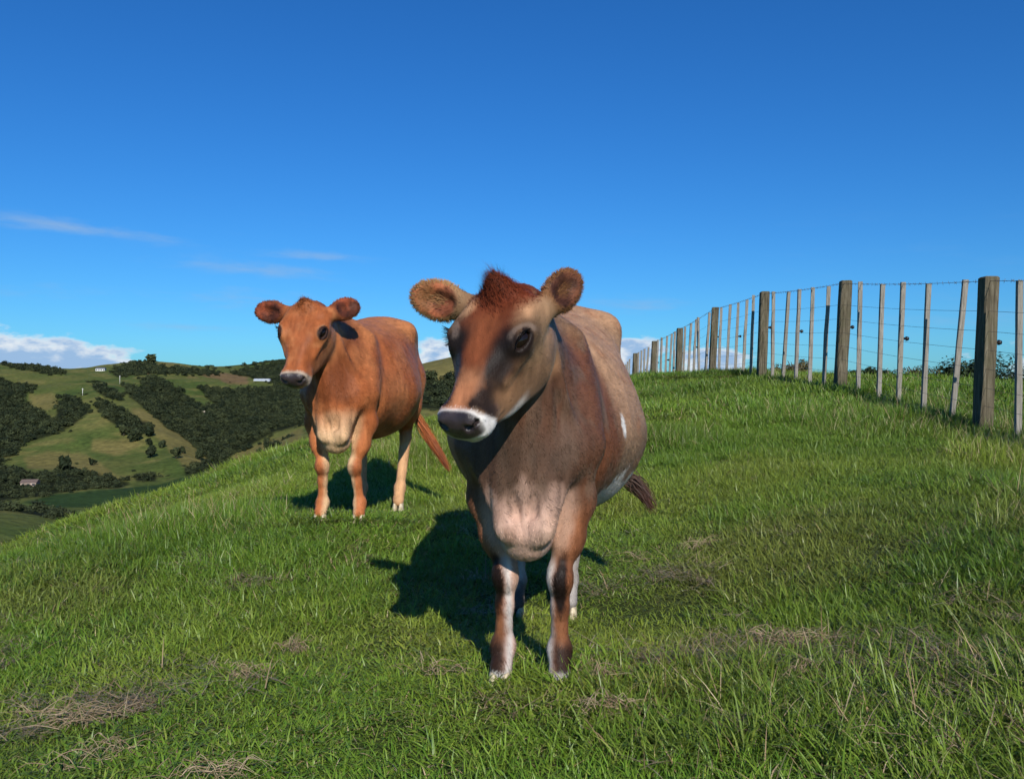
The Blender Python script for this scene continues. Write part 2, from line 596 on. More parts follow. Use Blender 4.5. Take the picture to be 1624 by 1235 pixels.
# ------------------------------------------------------------------ the cow
def head_x(c, y):
    return float(np.interp(y, [-.45, -.36, -.28, -.2, -.1, .03], [1.10, 1.08, 1.16, 1.26, c['hw'], c['hw'] * .98]))


def eye_frame(c, s):
    """eyeball centre, gaze, along-lid and up axes in unscaled head units"""
    e = np.array((s * .80, -.42, .43)); e /= np.linalg.norm(e)
    oc = np.array((s * .076 * head_x(c, -.162), -.162, .056))
    a1 = np.array((0, 1., 0)) - e * e[1]; a1 /= np.linalg.norm(a1)
    a2 = np.cross(e, a1)
    if a2[2] < 0: a2 = -a2
    return oc + e * .0075, e, a1, a2


def cow_skin(c):
    """c: dict of pose. local frame: x = cow's left, y = backwards, z = up, origin on the ground between the front feet"""
    h = c['h']; f = Field((-.62, -.72, -.12), (.62, 1.6, 1.52), h)
    bw = c['bw']; L = c['len']
    Y = lambda y: y * L if y > 0 else y
    tz = c.get('tz', 0)                                   # extra belly/height of the trunk
    S = lambda y, *p: (Y(y), [(w * (bw if i else 1), z) for i, (w, z) in enumerate(p)])
    torso = [
        (-.17, [(0, .76), (.04, .745), (.06, .67), (.04, .59), (0, .575)]),
        (-.135, [(0, .87), (.075, .83), (.13, .70), (.105, .55), (0, .49)]),
        (-.08, [(0, .95), (.09, .92), (.14, .79), (.098, .60), (.045, .47), (0, .455)]),
        (.0, [(0, 1.04), (.07, 1.00), (.14, .89), (.160, .76), (.108, .58), (.055, .46), (0, .44)]),
        S(.15, (0, 1.13), (.055, 1.10), (.13, .98), (.205, .80), (.215, .65), (.12, .51), (0, .455)),
        S(.35, (0, 1.135), (.08, 1.105), (.185, 1.0), (.265, .83), (.275, .68), (.17, .51), (0, .445)),
        S(.55, (0, 1.14), (.10, 1.11), (.215, 1.01), (.30, .83), (.315, .67), (.20, .49), (0, .425)),
        S(.75, (0, 1.17), (.11, 1.145), (.215, 1.05), (.29, .86), (.305, .68), (.20, .50), (0, .43)),
        S(.92, (0, 1.205), (.115, 1.185), (.21, 1.10), (.255, .90), (.255, .70), (.16, .54), (0, .48)),
        S(1.06, (0, 1.22), (.11, 1.20), (.195, 1.11), (.22, .90), (.205, .72), (.12, .59), (0, .55)),
        S(1.22, (0, 1.205), (.095, 1.18), (.165, 1.08), (.185, .90), (.165, .74), (.09, .64), (0, .61)),
        S(1.34, (0, 1.165), (.075, 1.135), (.125, 1.04), (.14, .90), (.12, .77), (.06, .69), (0, .67)),
        S(1.41, (0, 1.10), (.05, 1.075), (.085, .99), (.095, .90), (.08, .80), (.04, .74), (0, .73)),
        S(1.44, (0, 1.02), (.02, 1.0), (.04, .95), (.045, .9), (.04, .84), (.02, .80), (0, .79)),
    ]
    f.add(loft(torso), .02)
    for s in (-1, 1):
        hk = c.get('hook', .2)
        f.add(rcone((s * hk, Y(.96), 1.115), .04, (s * (hk - .04), Y(1.14), 1.10), .06), .10)      # hook bones
        f.add(ell((s * .085, Y(1.35), 1.06), (.05, .06, .06)), .09)                                # pin bones
        f.cut(ell((s * .36 * bw, Y(.82), 1.02), (.08, .11, .09)), .12)                               # hollow of the flank
        # shoulder blade and point of shoulder
        f.add(rcone((s * .10, .16, 1.02), .055, (s * .145, -.01, .72), .08), .07)
        f.add(ell((s * .112, -.085, .70), (.056, .060, .09)), .04)
        # thigh
        f.add(ell((s * .15, Y(1.12), .80), (.10, .20, .25)), .08)
    # brisket: folds of loose skin
    f.add(ell((0, -.085, .452), (.078, .08, .07)), .04)
    f.add(rcone((-.066, -.118, .68), .040, (-.044, -.160, .49), .040), .014)
    f.add(rcone((.076, -.118, .70), .042, (.052, -.160, .49), .042), .014)
    f.add(rcone((-.03, -.15, .475), .036, (.035, -.15, .47), .038), .02)
    f.add(rcone((.004, -.155, .76), .016, (.006, -.172, .50), .013), .012)
    for sx in (-1, 1): f.cut(rcone((sx * .030 + .004, -.170, .70), .012, (sx * .024 + .006, -.190, .535), .016), .016)
    f.add(rcone((-.105, -.10, .64), .022, (-.06, -.135, .50), .018), .02)
    f.add(rcone((.115, -.10, .66), .022, (.07, -.135, .50), .018), .02)
    # ---- front legs
    for s, key in ((-1, 'fr'), (1, 'fl')):
        p = c[key]      # elbow, knee, fetlock, foot (x,y,z)
        e, k, t, ft = [np.array(q, float) for q in p]
        f.add(rcone((s * .122, -.015, .70), .076, e, .055), .045)
        f.add(rcone(e, .056, e + .55 * (k - e), .045), .035)
        f.add(rcone(e + .5 * (k - e) + (s * .006, .012, 0), .044, k + (0, .006, .035), .033), .025)
        f.add(ell(k + (0, -.008, 0), (.041, .041, .050)), .018)
        f.add(rcone(k + (0, .006, -.03), .032, k + .45 * (t - k), .0245), .018)
        f.add(rcone(k + .4 * (t - k), .0245, t, .028), .018)
        f.add(rcone(k + .2 * (t - k) + (0, .018, 0), .014, t + (0, .014, 0), .016), .014)          # tendon
        f.add(ell(t, (.036, .038, .038)), .02)
        f.add(rcone(t, .030, ft + (0, -.012, .05), .033), .018)
        for q in (-1, 1): f.add(ell(t + (q * .018, .035, -.012), (.010, .010, .014)), .01)         # dew claws
    # ---- hind legs
    for s, key in ((-1, 'hr'), (1, 'hl')):
        st, hk_, t, ft = [np.array(q, float) for q in c[key]]
        f.add(rcone((s * .16, Y(1.10), .80), .13, st, .10), .07)
        f.add(rcone(st, .10, hk_ + (0, -.01, .06), .05), .05)
        f.add(rcone(st + (0, .10, .02), .05, hk_ + (0, .035, .03), .02), .04)
        f.add(ell(hk_, (.038, .052, .06)), .03)
        f.add(rcone(hk_ + (0, 0, -.03), .036, t, .03), .025)
        f.add(ell(t, (.037, .039, .04)), .02)
        f.add(rcone(t, .033, ft + (0, -.015, .05), .037), .02)
    # ---- head and neck
    H = Frame(c['head'], rot('z', c['hyaw']) @ rot('x', c['hpitch']) @ rot('y', c.get('hroll', 0)))
    hs = c['hs']
    H = Frame(H.o, H.M * 1.0)
    P = lambda x, y, z: H.pt((x * hs, y * hs, z * hs))
    nk = c.get('nk', 1.0)
    lat = np.array([1, 0, 0.])
    f.add(rcone((0, .16, 1.03), .085, P(0, .03, -.015), .056, flat=lat, fs=1.15), .08)               # crest
    f.add(rcone((0, .03, .88), .16 * nk, P(0, .015, -.05), .085 * nk, flat=lat, fs=1.12), .07)
    f.add(rcone((0, -.07, .70), .13 * nk, P(0, -.03, -.09), .068, flat=lat, fs=1.25), .07)
    f.add(rcone((0, -.14, .62), .035, P(0, -.07, -.12), .03), .05)                                 # throat / dewlap edge
    for sx, a in ((-1, .055), (1, .06)):                                                           # long soft folds down the neck
        f.add(rcone((sx * .075, -.125, .68), .024, P(sx * a, -.02, -.095), .02), .018)
        f.add(rcone((sx * .125, -.085, .74), .024, P(sx * .075, .02, -.06), .02), .022)
    # head skull: sections along the head's own y (nose = -y)
    K = hs
    hx = lambda y: head_x(c, y)
    def sec(y, *p): return (y * K, [(w * K * hx(y), z * K) for w, z in p])
    skull = [
        sec(-.455, (0, .012), (.020, .006), (.028, -.012), (.02, -.03), (0, -.036)),
        sec(-.445, (0, .028), (.034, .020), (.052, -.008), (.040, -.042), (0, -.056)),
        sec(-.42, (0, .042), (.038, .036), (.065, .000), (.056, -.045), (.03, -.07), (0, -.075)),
        sec(-.385, (0, .048), (.034, .042), (.064, .008), (.060, -.04), (.035, -.076), (0, -.084)),
        sec(-.34, (0, .056), (.032, .050), (.054, .018), (.058, -.03), (.044, -.095), (0, -.112)),
        sec(-.28, (0, .068), (.034, .062), (.058, .028), (.068, -.028), (.055, -.125), (0, -.146)),
        sec(-.22, (0, .080), (.042, .076), (.074, .044), (.080, -.03), (.062, -.142), (0, -.164)),
        sec(-.165, (0, .089), (.056, .088), (.098, .060), (.092, -.03), (.070, -.158), (0, -.178)),
        sec(-.12, (0, .096), (.060, .096), (.104, .062), (.096, -.03), (.072, -.164), (0, -.184)),
        sec(-.07, (0, .104), (.060, .101), (.094, .062), (.089, -.03), (.066, -.145), (0, -.160)),
        sec(-.025, (0, .110), (.052, .104), (.078, .062), (.080, -.03), (.056, -.115), (0, -.125)),
        sec(.015, (0, .098), (.042, .088), (.060, .05), (.06, -.02), (.04, -.06), (0, -.07)),
        sec(.045, (0, .06), (.02, .052), (.03, .03), (.03, 0), (.02, -.02), (0, -.03)),
    ]
    f.add(loft(skull, H), .035)
    q = lambda p: (p[0] * K * hx(p[1]), p[1] * K, p[2] * K)
    qr = lambda p: tuple(np.array(p) * K)
    for s in (-1, 1):
        f.add(ell(q((s * .076, -.160, .056)), qr((.031, .052, .034)), H), .03 * K)                  # orbit
        f.add(rcone(q((s * .088, -.18, .03)), .014 * K, q((s * .060, -.27, .0)), .012 * K, H), .025 * K)   # cheek bone
        f.add(ell(q((s * .058, -.085, -.07)), qr((.044, .082, .080)), H), .03 * K)                  # jaw muscle
        f.add(ell(q((s * .036, -.415, .012)), qr((.030, .036, .028)), H), .018 * K)                  # nostril wing
        f.add(ell(q((s * .05, -.385, -.035)), qr((.022, .05, .030)), H), .018 * K)                   # lip
    f.add(ell(q((0, -.385, -.078)), qr((.040, .045, .022)), H), .008 * K)                            # chin
    for s in (-1, 1):
        f.cut(rcone(q((s * .034, -.452, .006)), .0085 * K, q((s * .054, -.428, .016)), .0075 * K, H), .006 * K)
        f.cut(ell(q((s * .036, -.448, .006)), qr((.011, .016, .009)), H, rot('z', s * 25)), .006 * K)
        # eye socket and lids
        ec, e, a1, a2 = eye_frame(c, s)
        f.cut(ell(tuple((ec + e * .019 - a2 * .001) * K), qr((.024, .0335, .0185)), H, np.stack([e, a1, a2], 1)), .006 * K)
        for up, r0, hh in ((1, .0062, .0170), (-1, .0048, .0175)):
            arc = [ec + e * (.0205 + .004 * math.sin(a) * (up > 0)) + a1 * (.0345 * math.cos(a)) + a2 * (up * hh * math.sin(a) + .001) - e * (.013 * abs(math.cos(a)) ** 2) for a in np.linspace(0, math.pi, 9)]
            for p0, p1 in zip(arc[:-1], arc[1:]):
                f.add(rcone(tuple(p0 * K), r0 * K, tuple(p1 * K), r0 * K, H), .005 * K)
    f.add(ell(q((0, -.018, .098)), qr((.046, .036, .036)), H), .03 * K)                            # poll knob
    # ears
    ears = []
    for s, key in ((-1, 'er'), (1, 'el')):
        d, n = [np.array(v, float) for v in c[key]]        # ear direction and opening direction, in body frame
        d /= np.linalg.norm(d); n -= d * (n @ d); n /= np.linalg.norm(n)
        b = np.cross(n, d)
        E = Frame(P(s * .090 * c['hw'], -.018, .040) + d * c.get('eout', (0, 0))[int(s > 0)], np.stack([d, b, n], 1))
        g = c['ear'][int(s > 0)] * K
        f.add(rcone((-.045, 0, -.008), .042 * g, (.06 * g, 0, -.010 * g), .036 * g, E), .03)
        f.add(ell((.092 * g, 0, -.004 * g), (.092 * g, .058 * g, .026 * g), E), .02)
        f.cut(ell((.104 * g, .002, .033 * g), (.068 * g, .044 * g, .031 * g), E), .014)
        f.cut(rcone((.05 * g, 0, .02 * g), .014 * g, (.10 * g, 0, .016 * g), .02 * g, E), .01)
        ears.append((E, g, s))
    return f, H, ears


def smoothmask(x, a, b): return smooth(a, b, x)

def unit(v): return v / (np.linalg.norm(v, axis=-1, keepdims=True) + 1e-12)


# ------------------------------------------------------------------ ground sheets
def grid_mesh(name, X, Y, Z, cols=None):
    n, m = X.shape
    i = (np.arange(n - 1)[:, None] * m + np.arange(m - 1)[None]).ravel()
    Q = np.stack([i, i + 1, i + m + 1, i + m], 1)
    V = np.stack([X, Y, Z], -1).reshape(-1, 3)
    nz = np.cross(V[Q[0, 1]] - V[Q[0, 0]], V[Q[0, 3]] - V[Q[0, 0]])[2]
    if nz < 0: Q = Q[:, ::-1]
    return mesh_np(name, V, [Q], cols)


def build_pasture():
    th = np.radians(np.linspace(-100, 100, 340))
    r = np.r_[np.linspace(.15, 1.5, 8)[:-1], np.geomspace(1.5, 30, 230)[:-1], np.geomspace(30, 420, 46)]
    X = r[:, None] * np.sin(th)[None]; Y = r[:, None] * np.cos(th)[None] - .2
    Z = ground_z(X, Y)
    m, T, b = new_mat('pasture_soil')
    tc = T.n('ShaderNodeTexCoord')
    n1 = T.noise(tc.outputs['Object'], 1.3, 5, .6)
    n2 = T.noise(tc.outputs['Object'], 28, 5, .65)
    c = T.ramp(n2, [(.30, (.022, .030, .008)), (.5, (.045, .06, .014)), (.72, (.10, .085, .04))])
    c2 = T.mix(T.maprange(n1, .4, .65), c, (.05, .075, .016))
    T.link(c2, b.inputs['Base Color'])
    b.inputs['Roughness'].default_value = .95
    b.inputs['Specular IOR Level'].default_value = .1
    bp = T.n('ShaderNodeBump'); bp.inputs['Strength'].default_value = .8; bp.inputs['Distance'].default_value = .03
    T.link(n2, bp.inputs['Height']); T.link(bp.outputs[0], b.inputs['Normal'])
    o = obj('pasture_ground', grid_mesh('pasture_ground', X, Y, Z - .012), m)
    tag(o, kind='structure')


build_pasture()

# ---- the valley and the hills across it (photograph pixel + distance in metres -> world)
FAR_CTRL = [
    # mid-distance knoll at the lower left and our own hill's outlying spur
    (-150, 800, 300), (0, 806, 290), (60, 812, 285), (110, 832, 270), (0, 880, 200), (120, 900, 200), (300, 850, 220),
    (380, 735, 330), (430, 706, 300), (475, 688, 290), (560, 690, 300), (420, 770, 230), (560, 780, 230),
    # valley floor
    (-200, 812, 420), (30, 812, 420), (150, 812, 425), (250, 808, 430), (330, 800, 440), (30, 776, 520), (150, 776, 520), (250, 774, 525), (330, 768, 530),
    (-200, 776, 520),
    # toe of the spur, slope upward
    (-200, 752, 600), (0, 752, 590), (100, 748, 600), (180, 752, 590), (270, 754, 580), (325, 738, 600),
    (-200, 690, 760), (0, 690, 770), (60, 680, 790), (150, 690, 730), (220, 706, 690), (285, 716, 660),
    (-200, 640, 930), (0, 640, 950), (70, 645, 900), (140, 648, 840), (200, 662, 790), (250, 684, 735),
    (60, 612, 1080), (140, 612, 1020), (200, 622, 960), (228, 645, 870),
    # gully on the right of the spur and the wooded face beyond
    (350, 728, 690), (300, 690, 800), (262, 655, 905), (240, 630, 1000), (400, 712, 720), (440, 690, 760),
    (350, 660, 900), (420, 650, 960), (300, 640, 1000), (480, 640, 960),
    (300, 610, 1150), (380, 612, 1180), (450, 606, 1230), (540, 620, 1100),
    # skyline
    (-300, 570, 1350), (-100, 575, 1350), (0, 579, 1330), (60, 584, 1330), (110, 589, 1300), (160, 590, 1250), (200, 581, 1350), (260, 576, 1420), (300, 580, 1420),
    (345, 587, 1400), (380, 586, 1500), (420, 577, 1650), (470, 573, 1700), (560, 580, 1600),
    (-300, 590, 1800), (0, 600, 1800), (200, 600, 1900), (420, 600, 2200),
    # olive knoll seen between the cows
    (640, 640, 330), (690, 640, 340), (740, 640, 350), (640, 588, 450), (690, 573, 470), (730, 566, 480), (800, 562, 490), (870, 574, 480), (930, 600, 460),
    (600, 612, 440), (690, 590, 620), (800, 590, 640), (560, 660, 380), (720, 700, 260), (900, 650, 350),
    # right-hand side: low country well behind the fence
    (1020, 640, 500), (1200, 640, 600), (1500, 645, 600), (1800, 645, 600), (1020, 628, 1200), (1300, 626, 1500), (1700, 626, 1500), (1100, 623, 3000), (1700, 623, 3000), (800, 620, 3000), (300, 620, 3000), (-300, 620, 3000),
    (1200, 760, 230), (1700, 780, 230), (950, 760, 230), (-300, 900, 200), (-250, 840, 300),
]


def _fc():
    P = np.array([((px - CX) / F, math.log(d), (CY - py) / F * d) for px, py, d in FAR_CTRL])
    return TPS(np.c_[P[:, 0] * 2.2, P[:, 1]], P[:, 2], 1.0, 2e-4)


_ft = _fc()


def far_z(a, lr):
    Y = np.exp(lr); X = a * Y
    z = _ft(a * 2.2, lr)
    amp = smooth(5.6, 6.6, lr) * 7 + .6
    flat = smooth(5.98, 6.04, lr) * smooth(6.30, 6.24, lr) * smooth(-.35, -.45, a)
    rough = (noise2(X, Y, .009, 4, 3.) - .5) * 2 * amp + (noise2(X, Y, .035, 3, 5.) - .5) * .25 * amp
    return z + rough * (1 - flat)


def in_poly(px, py, poly):
    poly = np.asarray(poly, float); ins = np.zeros(px.shape, bool)
    j = len(poly) - 1
    for i in range(len(poly)):
        xi, yi = poly[i]; xj, yj = poly[j]
        c = ((yi > py) != (yj > py)) & (px < (xj - xi) * (py - yi) / (yj - yi + 1e-9) + xi)
        ins ^= c; j = i
    return ins


def zp(pts):   # polygon digitised on the zoomed left-hand crop (1624 wide for 480 px)
    return [(x * 480 / 1624, 520 + y * 340 / 1150) for x, y in pts]


WOODS = [zp(p) for p in (
    [(-400, 280), (10, 280), (60, 300), (170, 300), (150, 340), (120, 390), (190, 440), (290, 490), (320, 400), (400, 385), (490, 440), (420, 500), (320, 560), (230, 590), (120, 620), (60, 680), (-60, 720), (-400, 760)],
    [(515, 420), (550, 395), (640, 440), (720, 470), (810, 520), (790, 570), (700, 560), (600, 510)],
    [(490, 310), (550, 300), (610, 345), (670, 355), (650, 385), (560, 370)],
    [(680, 320), (790, 330), (740, 280), (830, 270), (960, 330), (1030, 390), (1110, 420), (1175, 430), (1100, 350), (1070, 320), (1200, 330), (1330, 330), (1500, 310), (1900, 330), (1900, 520), (1600, 520), (1480, 560), (1330, 640), (1240, 680), (1230, 730), (1140, 730), (1060, 650), (1000, 600), (900, 540), (800, 450), (700, 370)],
    [(-300, 745), (60, 745), (170, 790), (330, 770), (500, 770), (600, 800), (710, 830), (640, 860), (430, 865), (210, 905), (0, 930), (-300, 930)],
    [(720, 790), (800, 770), (850, 790), (840, 820), (740, 820)],
    [(980, 740), (1120, 735), (1140, 750), (1000, 790)],
    [(600, 250), (680, 205), (800, 195), (900, 215), (1060, 225), (1190, 235), (1100, 250), (800, 240), (640, 262)],
    [(1230, 240), (1400, 205), (1520, 185), (1900, 180), (1900, 290), (1480, 300), (1330, 262)],
    [(0, 195), (150, 205), (360, 238), (240, 242), (100, 215)],
    [(0, 940), (200, 985), (400, 1010), (330, 1030), (100, 990), (-100, 960)],
)] + [[(640, 606), (740, 600), (800, 610), (800, 650), (640, 650)]]
TANS = [zp(p) for p in (
    [(150, 350), (280, 350), (330, 400), (260, 450), (170, 420)],
    [(690, 420), (760, 430), (900, 520), (1000, 590), (1090, 660), (1140, 730), (980, 740), (900, 640), (800, 560), (740, 500)],
    [(120, 700), (260, 660), (450, 680), (600, 760), (640, 800), (440, 770), (150, 760)],
    [(1240, 690), (1420, 620), (1620, 540), (1620, 600), (1300, 740)],
    [(500, 600), (700, 590), (760, 640), (620, 680), (480, 660)],
    [(830, 190), (930, 185), (1040, 215), (950, 225)],
)] + [[(640, 565), (900, 555), (900, 600), (640, 606)]]
EARTH = [zp(p) for p in (
    [(670, 240), (820, 234), (830, 246), (680, 256)],
    [(1060, 250), (1200, 240), (1330, 262), (1330, 300), (1230, 300), (1170, 275), (1080, 262)],
    [(1000, 258), (1060, 268), (1010, 268)],
    [(60, 830), (160, 830), (210, 850), (170, 872), (90, 850)], [(180, 780), (230, 800), (200, 815)],
)]
FIELD = zp([(120, 935), (300, 890), (640, 860), (860, 840), (980, 800), (1000, 830), (800, 900), (560, 960), (300, 965)])


def build_valley():
    aa = np.r_[np.linspace(-2.2, -.66, 70)[:-1], np.linspace(-.66, -.2, 300), np.linspace(-.2, 1.1, 130)[1:]]
    lr = np.r_[np.linspace(math.log(110), math.log(200), 14)[:-1], np.linspace(math.log(200), math.log(1800), 300)[:-1], np.linspace(math.log(1800), math.log(5000), 24)]
    A, L = np.meshgrid(aa, lr)
    Z = far_z(np.clip(A, -.95, 1.1), np.maximum(L, math.log(190))) - 90 * smooth(math.log(195), math.log(110), L); Yw = np.exp(L); Xw = A * Yw
    px = CX + F * Xw / Yw; py = CY - F * Z / Yw
    wob = (noise2(Xw, Yw, .03, 3, 9.) - .5) * 14; wob2 = (noise2(Xw, Yw, .03, 3, 19.) - .5) * 8
    n1 = noise2(Xw, Yw, .012, 4, 8.)[..., None]; n2 = noise2(Xw, Yw, .05, 3, 4.)[..., None]
    g1, g2 = np.array(lin(82, 100, 50)), np.array(lin(108, 114, 62))
    tan, earth, wood, field = np.array(lin(132, 122, 74)), np.array(lin(134, 106, 80)), np.array(lin(36, 42, 26)), np.array(lin(56, 78, 42))
    C = g1 + (g2 - g1) * smooth(.35, .7, n1)
    C = C + (tan - C) * smooth(.5, .75, n2) * .55
    def blur(m):
        m = m.astype(float)
        for _ in range(2):
            p = np.pad(m, 1, 'edge')
            m = (p[1:-1, 1:-1] * 2 + p[:-2, 1:-1] + p[2:, 1:-1] + p[1:-1, :-2] + p[1:-1, 2:]) / 6
        return m[..., None]
    for pl in TANS: C = C + (tan - C) * blur(in_poly(px + wob, py + wob2, pl)) * .8
    for pl in EARTH: C = C + (earth - C) * blur(in_poly(px + wob * .5, py + wob2 * .4, pl)) * .75
    wm = np.zeros_like(px)[..., None]
    for pl in WOODS: wm = np.maximum(wm, blur(in_poly(px + wob * .5, py + wob2 * .5, pl)))
    C = C + (wood - C) * wm
    C = C + (field - C) * blur(in_poly(px, py, FIELD))
    C = C * (.68 + .28 * n2)
    m, T, b = new_mat('valley_grass')
    a = T.n('ShaderNodeAttribute'); a.attribute_name = 'tint'
    tc = T.n('ShaderNodeTexCoord')
    n = T.noise(tc.outputs['Object'], .22, 5, .65)
    T.link(T.mix(1.0, a.outputs['Color'], T.ramp(n, [(.25, (.5, .5, .5)), (.75, (1.35, 1.3, 1.2))]), 'MULTIPLY'), b.inputs['Base Color'])
    b.inputs['Roughness'].default_value = .95; b.inputs['Specular IOR Level'].default_value = .05
    bp = T.n('ShaderNodeBump'); bp.inputs['Strength'].default_value = .6; bp.inputs['Distance'].default_value = 2.0
    T.link(n, bp.inputs['Height']); T.link(bp.outputs[0], b.inputs['Normal'])
    me = grid_mesh('valley_terrain', Xw, Yw, Z, {'tint': C.reshape(-1, 3)})
    tag(obj('valley_terrain', me, m), kind='structure')


build_valley()


def far_points(n, seed, lr0=math.log(260), lr1=math.log(1750), a0=-.75, a1=-.02):
    rng = np.random.default_rng(seed)
    a = rng.uniform(a0, a1, n); lr = .5 * np.log(rng.uniform(math.exp(2 * lr0), math.exp(2 * lr1), n))
    Y = np.exp(lr); X = a * Y; Z = far_z(a, lr)
    return X, Y, Z, CX + F * a, CY - F * Z / Y


def far_hit(px, py):
    """first point of the valley terrain on the line of sight through a photograph pixel"""
    a = (px - CX) / F
    lr = np.linspace(math.log(240), math.log(2000), 1500)
    Z = far_z(np.full(1500, a), lr); Y = np.exp(lr)
    i = int(np.argmax(CY - F * Z / Y <= py))
    return np.array((a * Y[i], Y[i], Z[i]))


# ---- instancing through a small geometry-node tree (for what cannot be counted: grass, far woods)
def scatter(name, pts, rotz, scale, idx, protos, tint, kind='stuff', rot=None):
    me = bpy.data.meshes.new(name)
    n = len(pts)
    me.vertices.add(n); me.vertices.foreach_set('co', np.asarray(pts, np.float32).ravel())
    rv = np.zeros((n, 3), np.float32)
    if rot is not None: rv[:] = rot
    else: rv[:, 2] = rotz
    for nm, typ, arr, key in (('rot', 'FLOAT_VECTOR', rv, 'vector'), ('scl', 'FLOAT_VECTOR', np.asarray(scale, np.float32).reshape(n, -1) * np.ones((1, 3), np.float32), 'vector'),
                              ('idx', 'INT', np.asarray(idx, np.int32), 'value'), ('tint', 'FLOAT_VECTOR', np.asarray(tint, np.float32), 'vector')):
        a = me.attributes.new(nm, typ, 'POINT'); a.data.foreach_set(key, arr.ravel())
    o = obj(name, me)
    ng = bpy.data.node_groups.new(name + '_scatter', 'GeometryNodeTree')
    ng.interface.new_socket('Geometry', in_out='INPUT', socket_type='NodeSocketGeometry')
    ng.interface.new_socket('Geometry', in_out='OUTPUT', socket_type='NodeSocketGeometry')
    N = ng.nodes.new; Lk = ng.links.new
    gi, go = N('NodeGroupInput'), N('NodeGroupOutput')
    def attr(nm, typ):
        a = N('GeometryNodeInputNamedAttribute'); a.data_type = typ; a.inputs['Name'].default_value = nm
        return next(s for s in a.outputs if s.enabled and s.name == 'Attribute')
    jn = N('GeometryNodeJoinGeometry')
    for k, p in enumerate(protos):
        oi = N('GeometryNodeObjectInfo'); oi.inputs['Object'].default_value = p; oi.inputs['As Instance'].default_value = True
        cmp = N('FunctionNodeCompare'); cmp.data_type = 'INT'; cmp.operation = 'EQUAL'
        ai = [s for s in cmp.inputs if s.type == 'INT']
        Lk(attr('idx', 'INT'), ai[0]); ai[1].default_value = k
        ip = N('GeometryNodeInstanceOnPoints')
        Lk(gi.outputs[0], ip.inputs['Points']); Lk(cmp.outputs[0], ip.inputs['Selection'])
        Lk(oi.outputs['Geometry'], ip.inputs['Instance'])
        Lk(attr('rot', 'FLOAT_VECTOR'), ip.inputs['Rotation']); Lk(attr('scl', 'FLOAT_VECTOR'), ip.inputs['Scale'])
        Lk(ip.outputs[0], jn.inputs[0])
    Lk(jn.outputs[0], go.inputs[0])
    md = o.modifiers.new('scatter', 'NODES'); md.node_group = ng
    tag(o, kind=kind)
    return o


def proto(name, me):
    return bpy.data.objects.new(name, me)      # never linked: only instanced


def leaf_crown(seed, n, rad, leaf, squash=.9, lumps=9, core=True):
    """crown of small leaf-clump faces spread through an uneven volume; unit-ish size, base at z=0"""
    rng = np.random.default_rng(seed)
    lc = rng.normal(0, .42, (lumps, 3)) * (1, 1, .7); lc[0] = 0
    lrad = rng.uniform(.35, .62, lumps)
    k = rng.integers(0, lumps, n)
    d = unit(rng.normal(0, 1, (n, 3)))
    P = lc[k] + d * (lrad[k] * rng.uniform(.55, 1.05, n))[:, None]
    nn = unit(d + rng.normal(0, .5, (n, 3)) + (0, 0, .4))
    t1 = unit(np.cross(nn, rng.normal(0, 1, (n, 3)))); t2 = np.cross(nn, t1)
    s = (leaf * rng.uniform(.6, 1.4, n))[:, None]
    V = np.stack([P - t1 * s, P + t2 * s * .6, P + t1 * s, P - t2 * s * .6], 1).reshape(-1, 3)
    Q = np.arange(4 * n).reshape(-1, 4)
    c = np.repeat(rng.uniform(.7, 1.3, (n, 1)) * np.ones((1, 3)), 4, 0)
    V = V * (rad, rad, rad * squash)
    V[:, 2] -= V[:, 2].min() * .9
    return V, Q, c


def foliage_mat(name, c0, c1, rough=.8, transl=.15):
    m, T, b = new_mat(name)
    a = T.n('ShaderNodeAttribute'); a.attribute_name = 'leaf'
    oi = T.n('ShaderNodeObjectInfo')
    T.link(T.mix(1., T.mix(oi.outputs['Random'], c0, c1), a.outputs['Color'], 'MULTIPLY'), b.inputs['Base Color'])
    b.inputs['Roughness'].default_value = rough; b.inputs['Specular IOR Level'].default_value = .2
    return m


